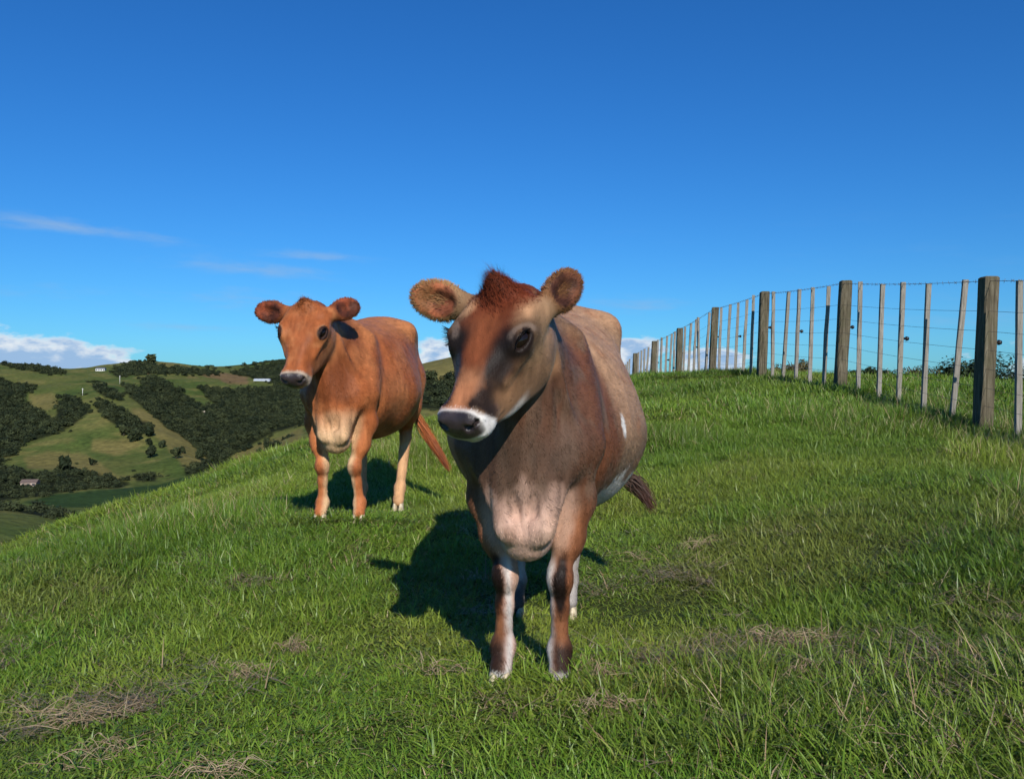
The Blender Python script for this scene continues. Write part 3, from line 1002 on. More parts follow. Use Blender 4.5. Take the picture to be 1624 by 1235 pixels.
def build_woods():
    m = foliage_mat('wood_foliage', (.015, .024, .010), (.050, .062, .024))
    protos = []
    for k in range(5):
        V, Q, c = leaf_crown(40 + k, 420, 1.0, .15, 1.0)
        V2, Q2 = V, Q
        me = mesh_np('wood_crown', V2, [Q2], {'leaf': c}, False); me.materials.append(m)
        protos.append(proto('wood_crown', me))
    X, Y, Z, px, py = far_points(90000, 21)
    wob = (noise2(X, Y, .03, 3, 9.) - .5) * 16 + (noise2(X, Y, .12, 2, 29.) - .5) * 14 + np.random.default_rng(8).normal(0, 3.0, len(X))
    sel = np.zeros(len(X), bool)
    for pl in WOODS: sel |= in_poly(px + wob, py + wob * .6, pl)
    field = in_poly(px, py - 4, FIELD) | in_poly(px, py, FIELD)
    sel &= ~field
    rng = np.random.default_rng(5)
    # scattered scrub on the open slopes
    scr = (noise2(X, Y, .02, 3, 14.) > .66) & (rng.random(len(X)) < .06) & (py > 600) & (px < 480) & ~field
    i = np.where(sel)[0]; j = np.where(scr & ~sel)[0]
    i = i[:20000]
    P = np.r_[np.c_[X[i], Y[i], Z[i] - .8], np.c_[X[j], Y[j], Z[j] - .4]]
    sc = np.r_[(1.3 + 4.0 * rng.random(len(i)) ** 2) * (.75 + .25 * (Y[i] > 600)), rng.uniform(1.0, 2.2, len(j))]
    sc3 = np.stack([sc, sc, sc * rng.uniform(.6, 1.05, len(sc))], 1)
    scatter('far_woods', P, rng.uniform(0, 6.28, len(P)), sc3, rng.integers(0, 5, len(P)), protos, np.ones((len(P), 3)))
    # single trees that can be told apart
    bark, T, b = new_mat('tree_bark'); b.inputs['Base Color'].default_value = (.06, .045, .03, 1); b.inputs['Roughness'].default_value = .9
    spots = [(196, 692, 4.5, 'round dark tree on the open hillside, leftmost of the loose scatter below the wood strip'),
             (237, 692, 4.6, 'dark round tree on the hillside just under the tip of the wood strip'),
             (215, 700, 5.0, 'dark tree standing lowest at the end of the slanting wood strip'),
             (237, 706, 3.4, 'small lone dark tree above a pair of trees on the green slope'),
             (256, 710, 3.6, 'small lone dark tree at the edge of the tan flank'),
             (240, 726, 4.8, 'larger dark tree in the middle of the green slope'),
             (279, 727, 4.4, 'dark tree beside the tan flank near the foot of the spur'),
             (291, 719, 3.2, 'small round tree high on the tan flank of the spur'),
             (317, 729, 4.6, 'dark tree at the lower right end of the tan spur'),
             (104, 750, 5.2, 'tall pointed dark tree rising above the valley hedge'),
             (146, 738, 3.0, 'small tree alone on the tan slope above the valley hedge'),
             (411, 718, 3.6, 'dark bush on the tan slope beyond the near grass, left of the orange cow'),
             (240, 578, 3.4, 'lone rounded tree on the far skyline ridge')]
    for k, (tx, ty, s, lb) in enumerate(spots):
        w = far_hit(tx, ty)
        s = s * max(.35, w[1] / 760)
        e = empty('hill_tree', w)
        tag(e, lb, 'tree', 'single trees on the far hillside')
        V, Q, c = leaf_crown(70 + k, 420, s * .85, s * .13, 1.5 if k == 9 else 1.05)
        V[:, 2] += s * .12
        me = mesh_np('tree_crown', V, [Q], {'leaf': c}, False)
        obj('crown', me, m, e)
        tv, tq, t3 = tube([(0, 0, -.5), (.05 * s, 0, s * .4), (0, .05 * s, s * 1.0)], [.09 * s, .07 * s, .03 * s], 7)
        obj('trunk', mesh_np('trunk', tv, [tq, t3]), bark, e)


build_woods()

# ------------------------------------------------------------------ houses, poles across the valley
def box(x0, x1, y0, y1, z0, z1):
    V = np.array([(x, y, z) for x in (x0, x1) for y in (y0, y1) for z in (z0, z1)], float)
    Q = np.array([(0, 1, 3, 2), (4, 6, 7, 5), (0, 4, 5, 1), (2, 3, 7, 6), (0, 2, 6, 4), (1, 5, 7, 3)])
    return V, Q, np.zeros((0, 3), int)


def simple_mat(name, col, rough=.7, nscale=None, var=.25):
    m, T, b = new_mat(name)
    if nscale:
        tc = T.n('ShaderNodeTexCoord')
        n = T.noise(tc.outputs['Object'], nscale, 4, .6)
        lo = tuple(c * (1 - var) for c in col); hi = tuple(min(1, c * (1 + var)) for c in col)
        T.link(T.ramp(n, [(.3, lo), (.7, hi)]), b.inputs['Base Color'])
    else:
        b.inputs['Base Color'].default_value = (*col, 1)
    b.inputs['Roughness'].default_value = rough
    return m


def mk(name, parts, mat, parent=None):
    V, Q, T3 = join(parts)
    return obj(name, mesh_np(name, V, [Q, T3], None, False), mat, parent)


def build_far_buildings():
    white = simple_mat('house_white_paint', (.62, .62, .60), .6, 2)
    roofm = simple_mat('house_roof_grey', (.10, .11, .12), .6, 2)
    rust = simple_mat('roof_terracotta', (.14, .10, .08), .7, 2)
    glass, T, b = new_mat('house_window_glass'); b.inputs['Base Color'].default_value = (.03, .04, .05, 1); b.inputs['Roughness'].default_value = .1
    def house(px, py, w, d, h, rh, name, label, roof, nwin, wallm=white):
        p = far_hit(px, py)
        e = empty(name, p - np.array((0, 0, .5)), R(8)); tag(e, label, 'house')
        wl = mk('wall', [box(-w / 2, w / 2, -d / 2, d / 2, 0, h)], wallm, e)
        V = np.array([(-w / 2 - .4, -d / 2 - .5, h + .003), (w / 2 + .4, -d / 2 - .5, h + .003), (w / 2 + .4, d / 2 + .5, h + .003), (-w / 2 - .4, d / 2 + .5, h + .003), (-w / 2 - .4, 0, h + rh), (w / 2 + .4, 0, h + rh)], float)
        obj('roof', mesh_np('roof', V, [np.array([(0, 1, 5, 4), (2, 3, 4, 5), (3, 2, 1, 0)]), np.array([(0, 4, 3), (1, 2, 5)])], None, False), roof, e)
        for i in range(nwin):
            x = -w / 2 + (i + .5) * w / nwin
            mk('window', [box(x - w / nwin * .28, x + w / nwin * .28, -d / 2 - .05, -d / 2 + .05, h * .3, h * .75)], glass, e)
    house(160, 588, 13, 8, 3.6, 2.2, 'hilltop_house', 'small white house with dark roof alone on the far ridge', roofm, 4)
    house(320, 656, 6, 4, 2.2, 1.4, 'hut', 'small pale hut among the dark wood in the gully', simple_mat('hut_roof', (.5, .42, .3), .7), 2)
    house(48, 770, 9, 6, 2.6, 1.8, 'farmhouse', 'terracotta roofed farmhouse among trees on the valley floor', rust, 3, simple_mat('farm_wall', (.45, .34, .27), .8, 2))
    # long low white glasshouse
    p = far_hit(416, 604)
    e = empty('glasshouse', p - np.array((0, 0, 1.0)), R(4)); tag(e, 'long low white glasshouse on the bare earth terrace right of the ridge', 'glasshouse')
    pan = simple_mat('glasshouse_panel', (.36, .40, .46), .35); fr = simple_mat('glasshouse_frame', (.6, .6, .6), .5)
    W = 22.0
    for i in range(9):
        x0 = -W / 2 + i * W / 9
        mk('panel', [box(x0 + .15, x0 + W / 9 - .15, -5, 5, 0, 3.2)], pan, e)
        mk('gable', [(np.array([(x0 + .1, -5.1, 3.21), (x0 + W / 9 - .1, -5.1, 3.21), (x0 + W / 18, -5.1, 4.1), (x0 + .1, 5.1, 3.21), (x0 + W / 9 - .1, 5.1, 3.21), (x0 + W / 18, 5.1, 4.1)]), np.array([(0, 3, 5, 2), (1, 2, 5, 4)]), np.array([(0, 2, 1), (3, 4, 5)]))], fr if i % 2 else pan, e)
    for i in range(10):
        x0 = -W / 2 + i * W / 9
        mk('frame_post', [box(x0 - .12, x0 + .12, -5.08, 5.08, 0, 3.2)], fr, e)
    pm = simple_mat('pole_pale', (.62, .60, .54), .7)
    for px, py, h, lb in ((190, 609, 10.5, 'pale slim pole standing on the far hillside, the taller of two'), (131, 627, 7.5, 'short pale pole on the far hillside nearer the wood')):
        p = far_hit(px, py)
        e = empty('pole', p); tag(e, lb, 'pole')
        obj('shaft', mesh_np('shaft', *(lambda v, q, t: (v, [q, t]))(*tube([(0, 0, -.5), (0, 0, h)], [.32, .24], 7))), pm, e)
        mk('crossarm', [box(-.9, .9, -.12, .12, h - 1.2, h - .9)], pm, e)


build_far_buildings()


# ------------------------------------------------------------------ post-and-batten fence
def build_fence():
    wood, T, b = new_mat('fence_post_wood')
    tc = T.n('ShaderNodeTexCoord'); oi = T.n('ShaderNodeObjectInfo')
    mp = T.n('ShaderNodeMapping'); mp.inputs['Scale'].default_value = (1, 1, .06)
    T.link(tc.outputs['Object'], mp.inputs['Vector']); T.link(T.vec(T.m('MULTIPLY', oi.outputs['Random'], 9.0), 0., T.m('MULTIPLY', oi.outputs['Random'], 5.0)), mp.inputs['Location'])
    g = T.noise(mp.outputs[0], 55, 5, .65, .6)
    g2 = T.noise(tc.outputs['Object'], 7, 4, .6)
    col = T.ramp(g, [(.28, lin(48, 43, 34)), (.48, lin(88, 80, 64)), (.7, lin(118, 110, 92))])
    col = T.mix(T.maprange(g2, .45, .7, 0, .45), col, lin(74, 74, 50))
    T.link(col, b.inputs['Base Color']); b.inputs['Roughness'].default_value = .85; b.inputs['Specular IOR Level'].default_value = .15
    bp = T.n('ShaderNodeBump'); bp.inputs['Strength'].default_value = .7; bp.inputs['Distance'].default_value = .006
    T.link(g, bp.inputs['Height']); T.link(bp.outputs[0], b.inputs['Normal'])
    bat, T, b = new_mat('fence_batten_wood')
    tc = T.n('ShaderNodeTexCoord'); oi = T.n('ShaderNodeObjectInfo')
    mp = T.n('ShaderNodeMapping'); mp.inputs['Scale'].default_value = (1, 1, .08)
    T.link(tc.outputs['Object'], mp.inputs['Vector']); T.link(T.vec(T.m('MULTIPLY', oi.outputs['Random'], 9.0), 0., T.m('MULTIPLY', oi.outputs['Random'], 5.0)), mp.inputs['Location'])
    g = T.noise(mp.outputs[0], 70, 5, .65, 1.0)
    col = T.ramp(g, [(.25, lin(78, 74, 67)), (.5, lin(128, 123, 114)), (.75, lin(162, 157, 148))])
    T.link(T.mix(T.m('MULTIPLY', oi.outputs['Random'], .35), col, lin(120, 112, 96)), b.inputs['Base Color']); b.inputs['Roughness'].default_value = .85
    bp = T.n('ShaderNodeBump'); bp.inputs['Strength'].default_value = .6; bp.inputs['Distance'].default_value = .004
    T.link(g, bp.inputs['Height']); T.link(bp.outputs[0], b.inputs['Normal'])
    wire = simple_mat('fence_wire', (.16, .13, .11), .5); wire.node_tree.nodes['Principled BSDF'].inputs['Metallic'].default_value = .6
    ins = simple_mat('insulator_black', (.012, .012, .013), .35)
    root = empty('fence', (*FENCE_BASE[2], float(ground_z(*FENCE_BASE[2]))))
    tag(root, 'weathered grey post and batten wire fence running up the ridge on the right', 'fence')
    O = np.array(root.location)
    rng = np.random.default_rng(12)
    HT = 1.2
    LEAN = math.tan(R(2.6))
    def bar(w, d, h, chamfer, seed):
        r = np.random.default_rng(seed)
        c = chamfer
        prof = np.array([(-w / 2 + c, -d / 2), (w / 2 - c, -d / 2), (w / 2, -d / 2 + c), (w / 2, d / 2 - c), (w / 2 - c, d / 2), (-w / 2 + c, d / 2), (-w / 2, d / 2 - c), (-w / 2, -d / 2 + c)])
        zs = np.array([-.35, 0, h * .25, h * .5, h * .75, h - c, h])
        V = []
        for z in zs:
            k = 1.0 if z < h - 1e-6 else 1 - c / (w / 2) * .9
            V.append(np.c_[prof * k + r.normal(0, .0016, (8, 2)) + (z * LEAN + r.normal(0, .0012), 0), np.full(8, z) + r.normal(0, .001, 8) * (z > h - .01)])
        V = np.concatenate(V)
        n = len(zs)
        i = np.arange(n - 1)[:, None] * 8; j = np.arange(8)[None]; k = (j + 1) % 8
        Q = np.stack([i + j, i + k, i + 8 + k, i + 8 + j], -1).reshape(-1, 4)
        t = (n - 1) * 8
        V = np.r_[V, [[h * LEAN, 0, h + .001]]]
        T3 = np.array([(t + q, t + (q + 1) % 8, n * 8) for q in range(8)])
        return mesh_np('bar', V, [Q, T3], None, False)
    posts = [bar(.132, .12, HT + .02, .012, k) for k in range(3)]
    batt = [bar(.047, .034, HT, .004, 10 + k) for k in range(4)]
    insm = join([tube([(0, 0, 0), (.03, 0, 0), (.034, 0, 0), (.055, 0, 0)], [.013, .013, .020, .018], 10), tube([(.035, 0, -.022), (.035, 0, .022)], .010, 8)])
    insm = mesh_np('insulator', insm[0], [insm[1], insm[2]]); insm.materials.append(ins)
    tops = []
    line = []
    for n in range(len(FENCE_BASE)):
        for k in range(6):
            x, y = FENCE_BASE[n]
            x -= .07 * k / 6; y += 3.04 * k / 6
            if n == len(FENCE_BASE) - 1 and k > 0: continue
            line.append((x, y, n, k))
    zl = {n: z for n, z in enumerate((-.75, -.56, -.26, .09, .30, .34, .16, .04, -.15, -.5, -.9))}
    for x, y, n, k in line:
        zb = zl[n] + (zl.get(n + 1, zl[n]) - zl[n]) * k / 6 if k else zl[n]
        # the wire runs straight from post top to post top
        top = (zl[n] * (1 - k / 6) + zl.get(n + 1, zl[n]) * k / 6) + HT
        jx, jy = rng.normal(0, .012, 2)
        if y < 4.2: continue
        if k == 0:
            o = obj('post', posts[n % 3], wood, root, np.array((x, y, top - HT)) - O)
            o.rotation_euler = (rng.normal(0, .012), rng.normal(0, .012), rng.normal(0, .10) + (math.pi if n % 2 else 0) * 0)
            if y > 5:
                io = obj('insulator', insm, None, o, (.066 + .66 * LEAN, -.02, .66))
        else:
            o = obj('batten', batt[rng.integers(0, 4)], bat, root, np.array((x + jx, y + jy - .0, top - HT - .01 + rng.normal(0, .012))) - O)
            o.rotation_euler = (rng.normal(0, .02), rng.normal(0, .018), rng.normal(0, .18))
            if k == 3 and y > 5:
                obj('insulator', insm, None, o, (.02 + .62 * LEAN, -.01, .62))
    # wires: barbed on top, plain below
    xs = np.array([(x, y) for x, y in FENCE_BASE if y > -2]); zs = np.array([zl[n] for n in range(len(FENCE_BASE)) if FENCE_BASE[n][1] > -2])
    for q, hgt in enumerate((1.165, .93, .76, .60, .44, .28, .13)):
        pts = []
        for i in range(len(xs) - 1):
            for t in np.linspace(0, 1, 7, endpoint=False):
                p = np.array((*(xs[i] * (1 - t) + xs[i + 1] * t), zs[i] * (1 - t) + zs[i + 1] * t + hgt))
                p[0] += hgt * LEAN + (.080 if q else .0) * 0 - .03; p[2] += -.018 * 4 * t * (1 - t) + (.0 if q else .02)
                pts.append(p - O)
        parts = [tube(np.array(pts), .0016 if q else .0022, 5)]
        if q == 0:
            P = np.array(pts)
            for i in range(len(P) - 1):
                for t in (.1, .35, .6, .85):
                    c = P[i] * (1 - t) + P[i + 1] * t
                    if c[1] + O[1] > 22: continue
                    a = rng.uniform(0, 3.14); d = np.array((math.cos(a), .3, math.sin(a))) * .017
                    parts.append(tube([c - d, c + d], .0017, 4)); d2 = np.array((-math.sin(a), .25, math.cos(a))) * .017
                    parts.append(tube([c - d2 + (0, .006, 0), c + d2 + (0, .006, 0)], .0017, 4))
        V, Q, T3 = join(parts)
        w = obj('barbed_wire' if q == 0 else 'wire', mesh_np('wire', V, [Q, T3]), wire, root)


build_fence()


# ------------------------------------------------------------------ shrubs behind the fence
def build_shrubs():
    m = foliage_mat('shrub_foliage', (.020, .034, .012), (.030, .046, .016))
    m2 = foliage_mat('gorse_foliage', (.09, .085, .035), (.12, .10, .045))
    bark = simple_mat('shrub_stem', (.08, .06, .04), .9)
    spec = [(1605, 600, 15.5, .95, .48, 0, 'large dark green shrub behind the fence at the right edge'),
            (1535, 603, 14.5, .55, .42, 0, 'dark green shrub beside the tall fence post on the right'),
            (1395, 604, 15.0, .30, .26, 0, 'small dark bush low behind the middle fence battens'),
            (1352, 600, 15.0, .26, .18, 0, 'low dark bush tuft just right of the second fence post'),
            (1455, 604, 14.0, .34, .26, 1, 'straw coloured gorse clump behind the fence battens'),
            (1262, 592, 15.5, .30, .26, 1, 'brownish gorse tuft behind the fence on the ridge crest'),
            (1740, 606, 14.0, 1.0, .5, 0, 'dark shrub behind the fence beyond the right edge')]
    for k, (px, py, Y, r, h, g, lb) in enumerate(spec):
        p = at(px, py, Y); gz = float(ground_z(p[0], p[1]))
        e = empty('shrub' if not g else 'gorse', (p[0], p[1], gz))
        tag(e, lb, 'shrub')
        rng = np.random.default_rng(90 + k)
        top = p[2] + h - gz
        V, Q, c = leaf_crown(200 + k, int(4200 * (.3 + r)), 1.0, .045 / max(r, .3) * (.8 if not g else .6), 1.0, 16)
        V[:, 2] = V[:, 2] / V[:, 2].max(); V *= (r * .85, r * .85, top)
        o = obj('foliage', mesh_np('foliage', V, [Q], {'leaf': c}, False), m2 if g else m, e)
        parts = []
        for q in range(7):
            a = rng.uniform(0, 6.28); l = rng.uniform(.5, .95)
            parts.append(tube(bez([(0, 0, -.1), (math.cos(a) * r * .2, math.sin(a) * r * .2, top * .3), (math.cos(a) * r * .6 * l, math.sin(a) * r * .6 * l, top * l)], 6), np.linspace(.02, .005, 6), 5))
        V, Q, T3 = join(parts)
        obj('stem', mesh_np('stem', V, [Q, T3]), bark, e)


build_shrubs()


# ------------------------------------------------------------------ grass
def blades(rng, n, spread, lmin, lmax, wmin, wmax, lean, droop, segs=3):
    """tuft of tapering bent blades; returns V, quads, tris, t (0 root..1 tip), random per blade"""
    a = rng.uniform(0, 2 * np.pi, n); rr = spread * np.sqrt(rng.random(n))
    base = np.stack([np.cos(a) * rr, np.sin(a) * rr, np.full(n, -.012)], 1)
    az = a + rng.normal(0, .9, n)
    out = np.stack([np.cos(az), np.sin(az), np.zeros(n)], 1)
    L = rng.uniform(lmin, lmax, n); W = rng.uniform(wmin, wmax, n)
    th0 = np.abs(rng.normal(lean, min(lean * .5, .22), n)); bend = np.abs(rng.normal(droop, droop * .6, n))
    side = np.stack([-np.sin(az), np.cos(az), np.zeros(n)], 1); tw = rng.normal(0, .5, n)
    side = side * np.cos(tw)[:, None] + out * np.sin(tw)[:, None]
    p = base.copy(); rows = [p.copy()]
    for k in range(segs):
        th = th0 + bend * (k + .5) / segs
        p = p + (L / segs)[:, None] * (out * np.sin(th)[:, None] + np.array((0, 0, 1.)) * np.cos(th)[:, None])
        rows.append(p.copy())
    V = []
    for k in range(segs):
        w = (W * .5 * (1 - (k / segs) ** 1.5 * .75))[:, None]
        V += [rows[k] - side * w, rows[k] + side * w]
    V.append(rows[-1])
    m = 2 * segs + 1
    VV = np.stack(V, 1).reshape(-1, 3)
    i = np.arange(n)[:, None] * m
    Q = np.concatenate([i + np.array([2 * k, 2 * k + 1, 2 * k + 3, 2 * k + 2]) for k in range(segs - 1)])
    T3 = i + np.array([2 * segs - 2, 2 * segs - 1, 2 * segs])
    t = np.tile(np.array([k / segs for k in range(segs) for _ in (0, 1)] + [1.]), n)
    return VV, Q, T3, t, np.repeat(rng.random(n), m)


def grass_mat():
    m, T, b = new_mat('grass_blade')
    a = T.n('ShaderNodeAttribute'); a.attribute_name = 'blade'      # r: position along the blade, g: random, b: 1 = dry
    sp = T.n('ShaderNodeSeparateColor'); T.link(a.outputs['Color'], sp.inputs[0])
    ti = T.n('ShaderNodeAttribute'); ti.attribute_name = 'tint'; ti.attribute_type = 'INSTANCER'
    st = T.n('ShaderNodeSeparateXYZ'); T.link(ti.outputs['Vector'], st.inputs[0])
    oi = T.n('ShaderNodeObjectInfo')
    yel, bri = st.outputs[0], st.outputs[1]
    green = T.ramp(sp.outputs[1], [(0., (.052, .115, .010)), (.45, (.090, .172, .014)), (.8, (.135, .215, .022)), (1., (.20, .24, .04))])
    green = T.mix(T.m('MULTIPLY', yel, .75), green, (.185, .225, .028))
    green = T.mix(T.maprange(sp.outputs[0], .0, .35, .55, 0), green, (.15, .14, .05))          # pale straw-coloured sheath at the root
    green = T.mix(T.maprange(sp.outputs[0], .75, 1., 0, .35), green, (.26, .24, .07))           # drier tips
    green = T.mix(st.outputs[2], green, (.25, .21, .06))
    dry = T.ramp(sp.outputs[1], [(0., (.20, .13, .065)), (.5, (.36, .26, .14)), (1., (.55, .44, .28))])
    c = T.mix(sp.outputs[2], green, dry)
    c = T.mix(1., c, T.vec(bri, bri, bri), 'MULTIPLY')
    T.link(c, b.inputs['Base Color'])
    b.inputs['Roughness'].default_value = .42; b.inputs['Specular IOR Level'].default_value = .35
    tr = T.n('ShaderNodeBsdfTranslucent'); T.link(c, tr.inputs['Color'])
    mx = T.n('ShaderNodeMixShader'); mx.inputs[0].default_value = .22
    T.link(b.outputs[0], mx.inputs[1]); T.link(tr.outputs[0], mx.inputs[2])
    T.link(mx.outputs[0], m.node_tree.nodes['Material Output'].inputs['Surface'])
    return m


def sward(name, seed, mat, rad, ntuft, spec):
    """a patch of turf: tufts spread over a disc that thins towards its rim. spec rows: blades per tuft, tuft spread, length range, width range, lean, droop, dry"""
    rng = np.random.default_rng(seed)
    Vs, Qs, Ts, Cs = [], [], [], []; o = 0
    for n, spread, l0, l1, w0, w1, lean, droop, dry in spec:
        r = rad * np.sqrt(rng.random(ntuft)) * rng.uniform(.75, 1.1, ntuft); a = rng.uniform(0, 6.283, ntuft)
        cen = np.stack([r * np.cos(a), r * np.sin(a), np.zeros(ntuft)], 1)
        size = rng.uniform(.65, 1.3, ntuft) * (.75 + .5 * noise2(cen[:, 0], cen[:, 1], 9., 2, seed * .13))
        cnt = rng.poisson(n, ntuft); k = np.repeat(np.arange(ntuft), cnt); N = len(k)
        V, Q, T3, t, rr = blades(rng, N, spread, l0, l1, w0, w1, lean, droop)
        m = len(V) // N
        sz = np.repeat(size[k], m)[:, None]
        V = V * np.c_[.7 + .3 * sz, .7 + .3 * sz, sz] + np.repeat(cen[k], m, 0)
        rr = np.clip(rr * .7 + np.repeat(rng.random(ntuft)[k], m) * .3, 0, 1)
        Vs.append(V); Qs.append(Q + o); Ts.append(T3 + o); Cs.append(np.stack([t, rr, np.full(len(t), dry)], 1)); o += len(V)
    me = mesh_np(name, np.concatenate(Vs), [np.concatenate(Qs), np.concatenate(Ts)], {'blade': np.concatenate(Cs)}, True)
    me.materials.append(mat)
    return proto(name, me)


def lay(x, y, phi):
    """instance rotations that lie on the ground and are turned by phi"""
    from mathutils import Matrix, Vector
    e = .12
    gx = (ground_z(x + e, y) - ground_z(x - e, y)) / (2 * e); gy = (ground_z(x, y + e) - ground_z(x, y - e)) / (2 * e)
    out = np.zeros((len(x), 3), np.float32)
    for i in range(len(x)):
        q = Vector((0, 0, 1)).rotation_difference(Vector((-gx[i], -gy[i], 1)))
        out[i] = (q.to_matrix() @ Matrix.Rotation(phi[i], 3, 'Z')).to_euler('XYZ')
    return out


def hexpts(x0, x1, y0, y1, sp, rng):
    xs = np.arange(x0, x1, sp); ys = np.arange(y0, y1, sp * .866)
    X, Y = np.meshgrid(xs, ys); X = X + (np.arange(len(ys)) % 2)[:, None] * sp / 2
    X, Y = X.ravel(), Y.ravel()
    return X + rng.normal(0, sp * .14, len(X)), Y + rng.normal(0, sp * .14, len(X))


def build_grass():
    mat = grass_mat()
    P = []
    for k in range(5):   # 0-4 ordinary turf
        P.append(sward('turf', 300 + k, mat, .40, 185, [(15, .06, .03, .09, .003, .0055, .5, 1.0, 0), (1.3, .06, .03, .08, .002, .004, .9, 1.0, 1), (2.2, .07, .02, .045, .007, .012, .9, .5, 0)]))
    for k in range(5):   # 5-9 short grazed turf with thatch
        P.append(sward('turf', 320 + k, mat, .40, 180, [(16, .07, .022, .065, .0032, .006, .65, .9, 0), (2.6, .07, .02, .055, .002, .004, 1.2, .7, 1), (2.6, .07, .015, .04, .007, .012, .95, .5, 0)]))
    for k in range(5):   # 10-14 long rank turf
        P.append(sward('turf', 340 + k, mat, .40, 170, [(14, .05, .055, .135, .003, .0056, .42, 1.1, 0), (1.0, .06, .08, .20, .002, .004, .6, 1.0, 1)]))
    for k in range(3):   # 15-17 farther turf: larger patch, broader blades
        P.append(sward('turf', 360 + k, mat, .85, 260, [(13, .11, .04, .12, .006, .011, .5, .9, 0), (1.1, .11, .05, .13, .004, .008, .8, .9, 1)]))
    rng = np.random.default_rng(33)
    A = []
    for y0, y1, sp, far in ((.9, 9.0, .40, False), (8.9, 20.0, .80, True), (20, 27, .95, True)):
        x, y = hexpts(-24, 20, y0, y1, sp, rng)
        a = x / np.maximum(y, .3)
        k = (np.abs(x) < .98 * y + .6) & (y > y0 - .1)
        zz = ground_z(x, y)
        k &= (zz > -.30 * y - .9)
        x, y = x[k], y[k]; n = len(x)
        lush = noise2(x, y, .8, 3, 41.) + .20 * smooth(.3, 1.4, x) * smooth(6, 3, y) + .30 * smooth(.8, .2, np.abs(x - 4.0)) + .10 * smooth(4, 6, y) - .22 * smooth(3.6, 2.2, y) * smooth(.9, .2, x)
        rr = rng.random(n)
        idx = rng.integers(0, 5, n)
        idx = np.where(lush < .42 + rr * .12, rng.integers(5, 10, n), idx)
        idx = np.where(lush > .66 + rr * .22, rng.integers(10, 15, n), idx)
        if far: idx = rng.integers(15, 18, n)
        hgt = (.75 + .4 * np.clip(lush, 0, 1.2)) * rng.uniform(.85, 1.15, n) * (1 - .18 * smooth(4.0, 2.2, y)) * (.72 + .56 * noise2(x, y, 1.6, 2, 91.))
        A.append((x, y, idx, hgt, np.full(n, 1.0)))
    x, y, idx, hgt, s = [np.concatenate(q) for q in zip(*A)]
    n = len(x)
    z = ground_z(x, y) - .006
    yel = np.clip((noise2(x, y, .7, 3, 51.) - .45) * 3.2 + rng.normal(0, .14, n) + .35 * smooth(6, 10, y) * smooth(2.5, 0, x), 0, 1)
    bri = np.clip(1.20 + .8 * (noise2(x, y, 1.1, 3, 61.) - .5) + .4 * (noise2(x, y, .3, 2, 62.) - .5) + rng.normal(0, .09, n) - .08 * smooth(.8, 2.0, x) * smooth(5, 3, y), .65, 1.6)
    g = scatter('pasture_grass', np.stack([x, y, z], 1), None, np.stack([s, s, s * hgt], 1), idx, P, np.stack([yel, bri, np.clip((noise2(x, y, 1.5, 3, 81.) - .56) * 3.0, 0, .32) * smooth(7, 4, y)], 1), rot=lay(x, y, rng.uniform(0, 6.283, n)))
    # dead straw lying in the sward
    D = []
    for k in range(4):
        D.append(sward('straw', 380 + k, mat, .07, 5, [(5, .03, .025, .06, .002, .004, 1.4, .3, 1)]))
    for k in range(2):
        D.append(sward('straw', 390 + k, mat, .06, 2, [(2, .03, .06, .14, .0025, .0045, 1.35, .35, 1)]))
    n = 11000
    th = rng.uniform(-.75, .75, n); r = np.sqrt(rng.uniform(1.3 ** 2, 10 ** 2, n)); r = np.where(rng.random(n) < .5, rng.uniform(1.5, 4.4, n), r)
    x, y = r * np.sin(th), r * np.cos(th)
    w = noise2(x, y, 2.6, 3, 71.) 
    k = w > .58 + rng.random(n) * .26
    x, y = x[k], y[k]; n = len(x)
    scatter('dead_grass', np.stack([x, y, ground_z(x, y) + .03], 1), None, rng.uniform(.6, 1.2, n), rng.integers(0, 6, n), D,
            np.stack([np.zeros(n), rng.uniform(.6, 1.0, n), np.zeros(n)], 1), rot=np.stack([np.zeros(n), np.zeros(n), rng.uniform(0, 6.283, n)], 1))
    return mat


GRASS = build_grass()


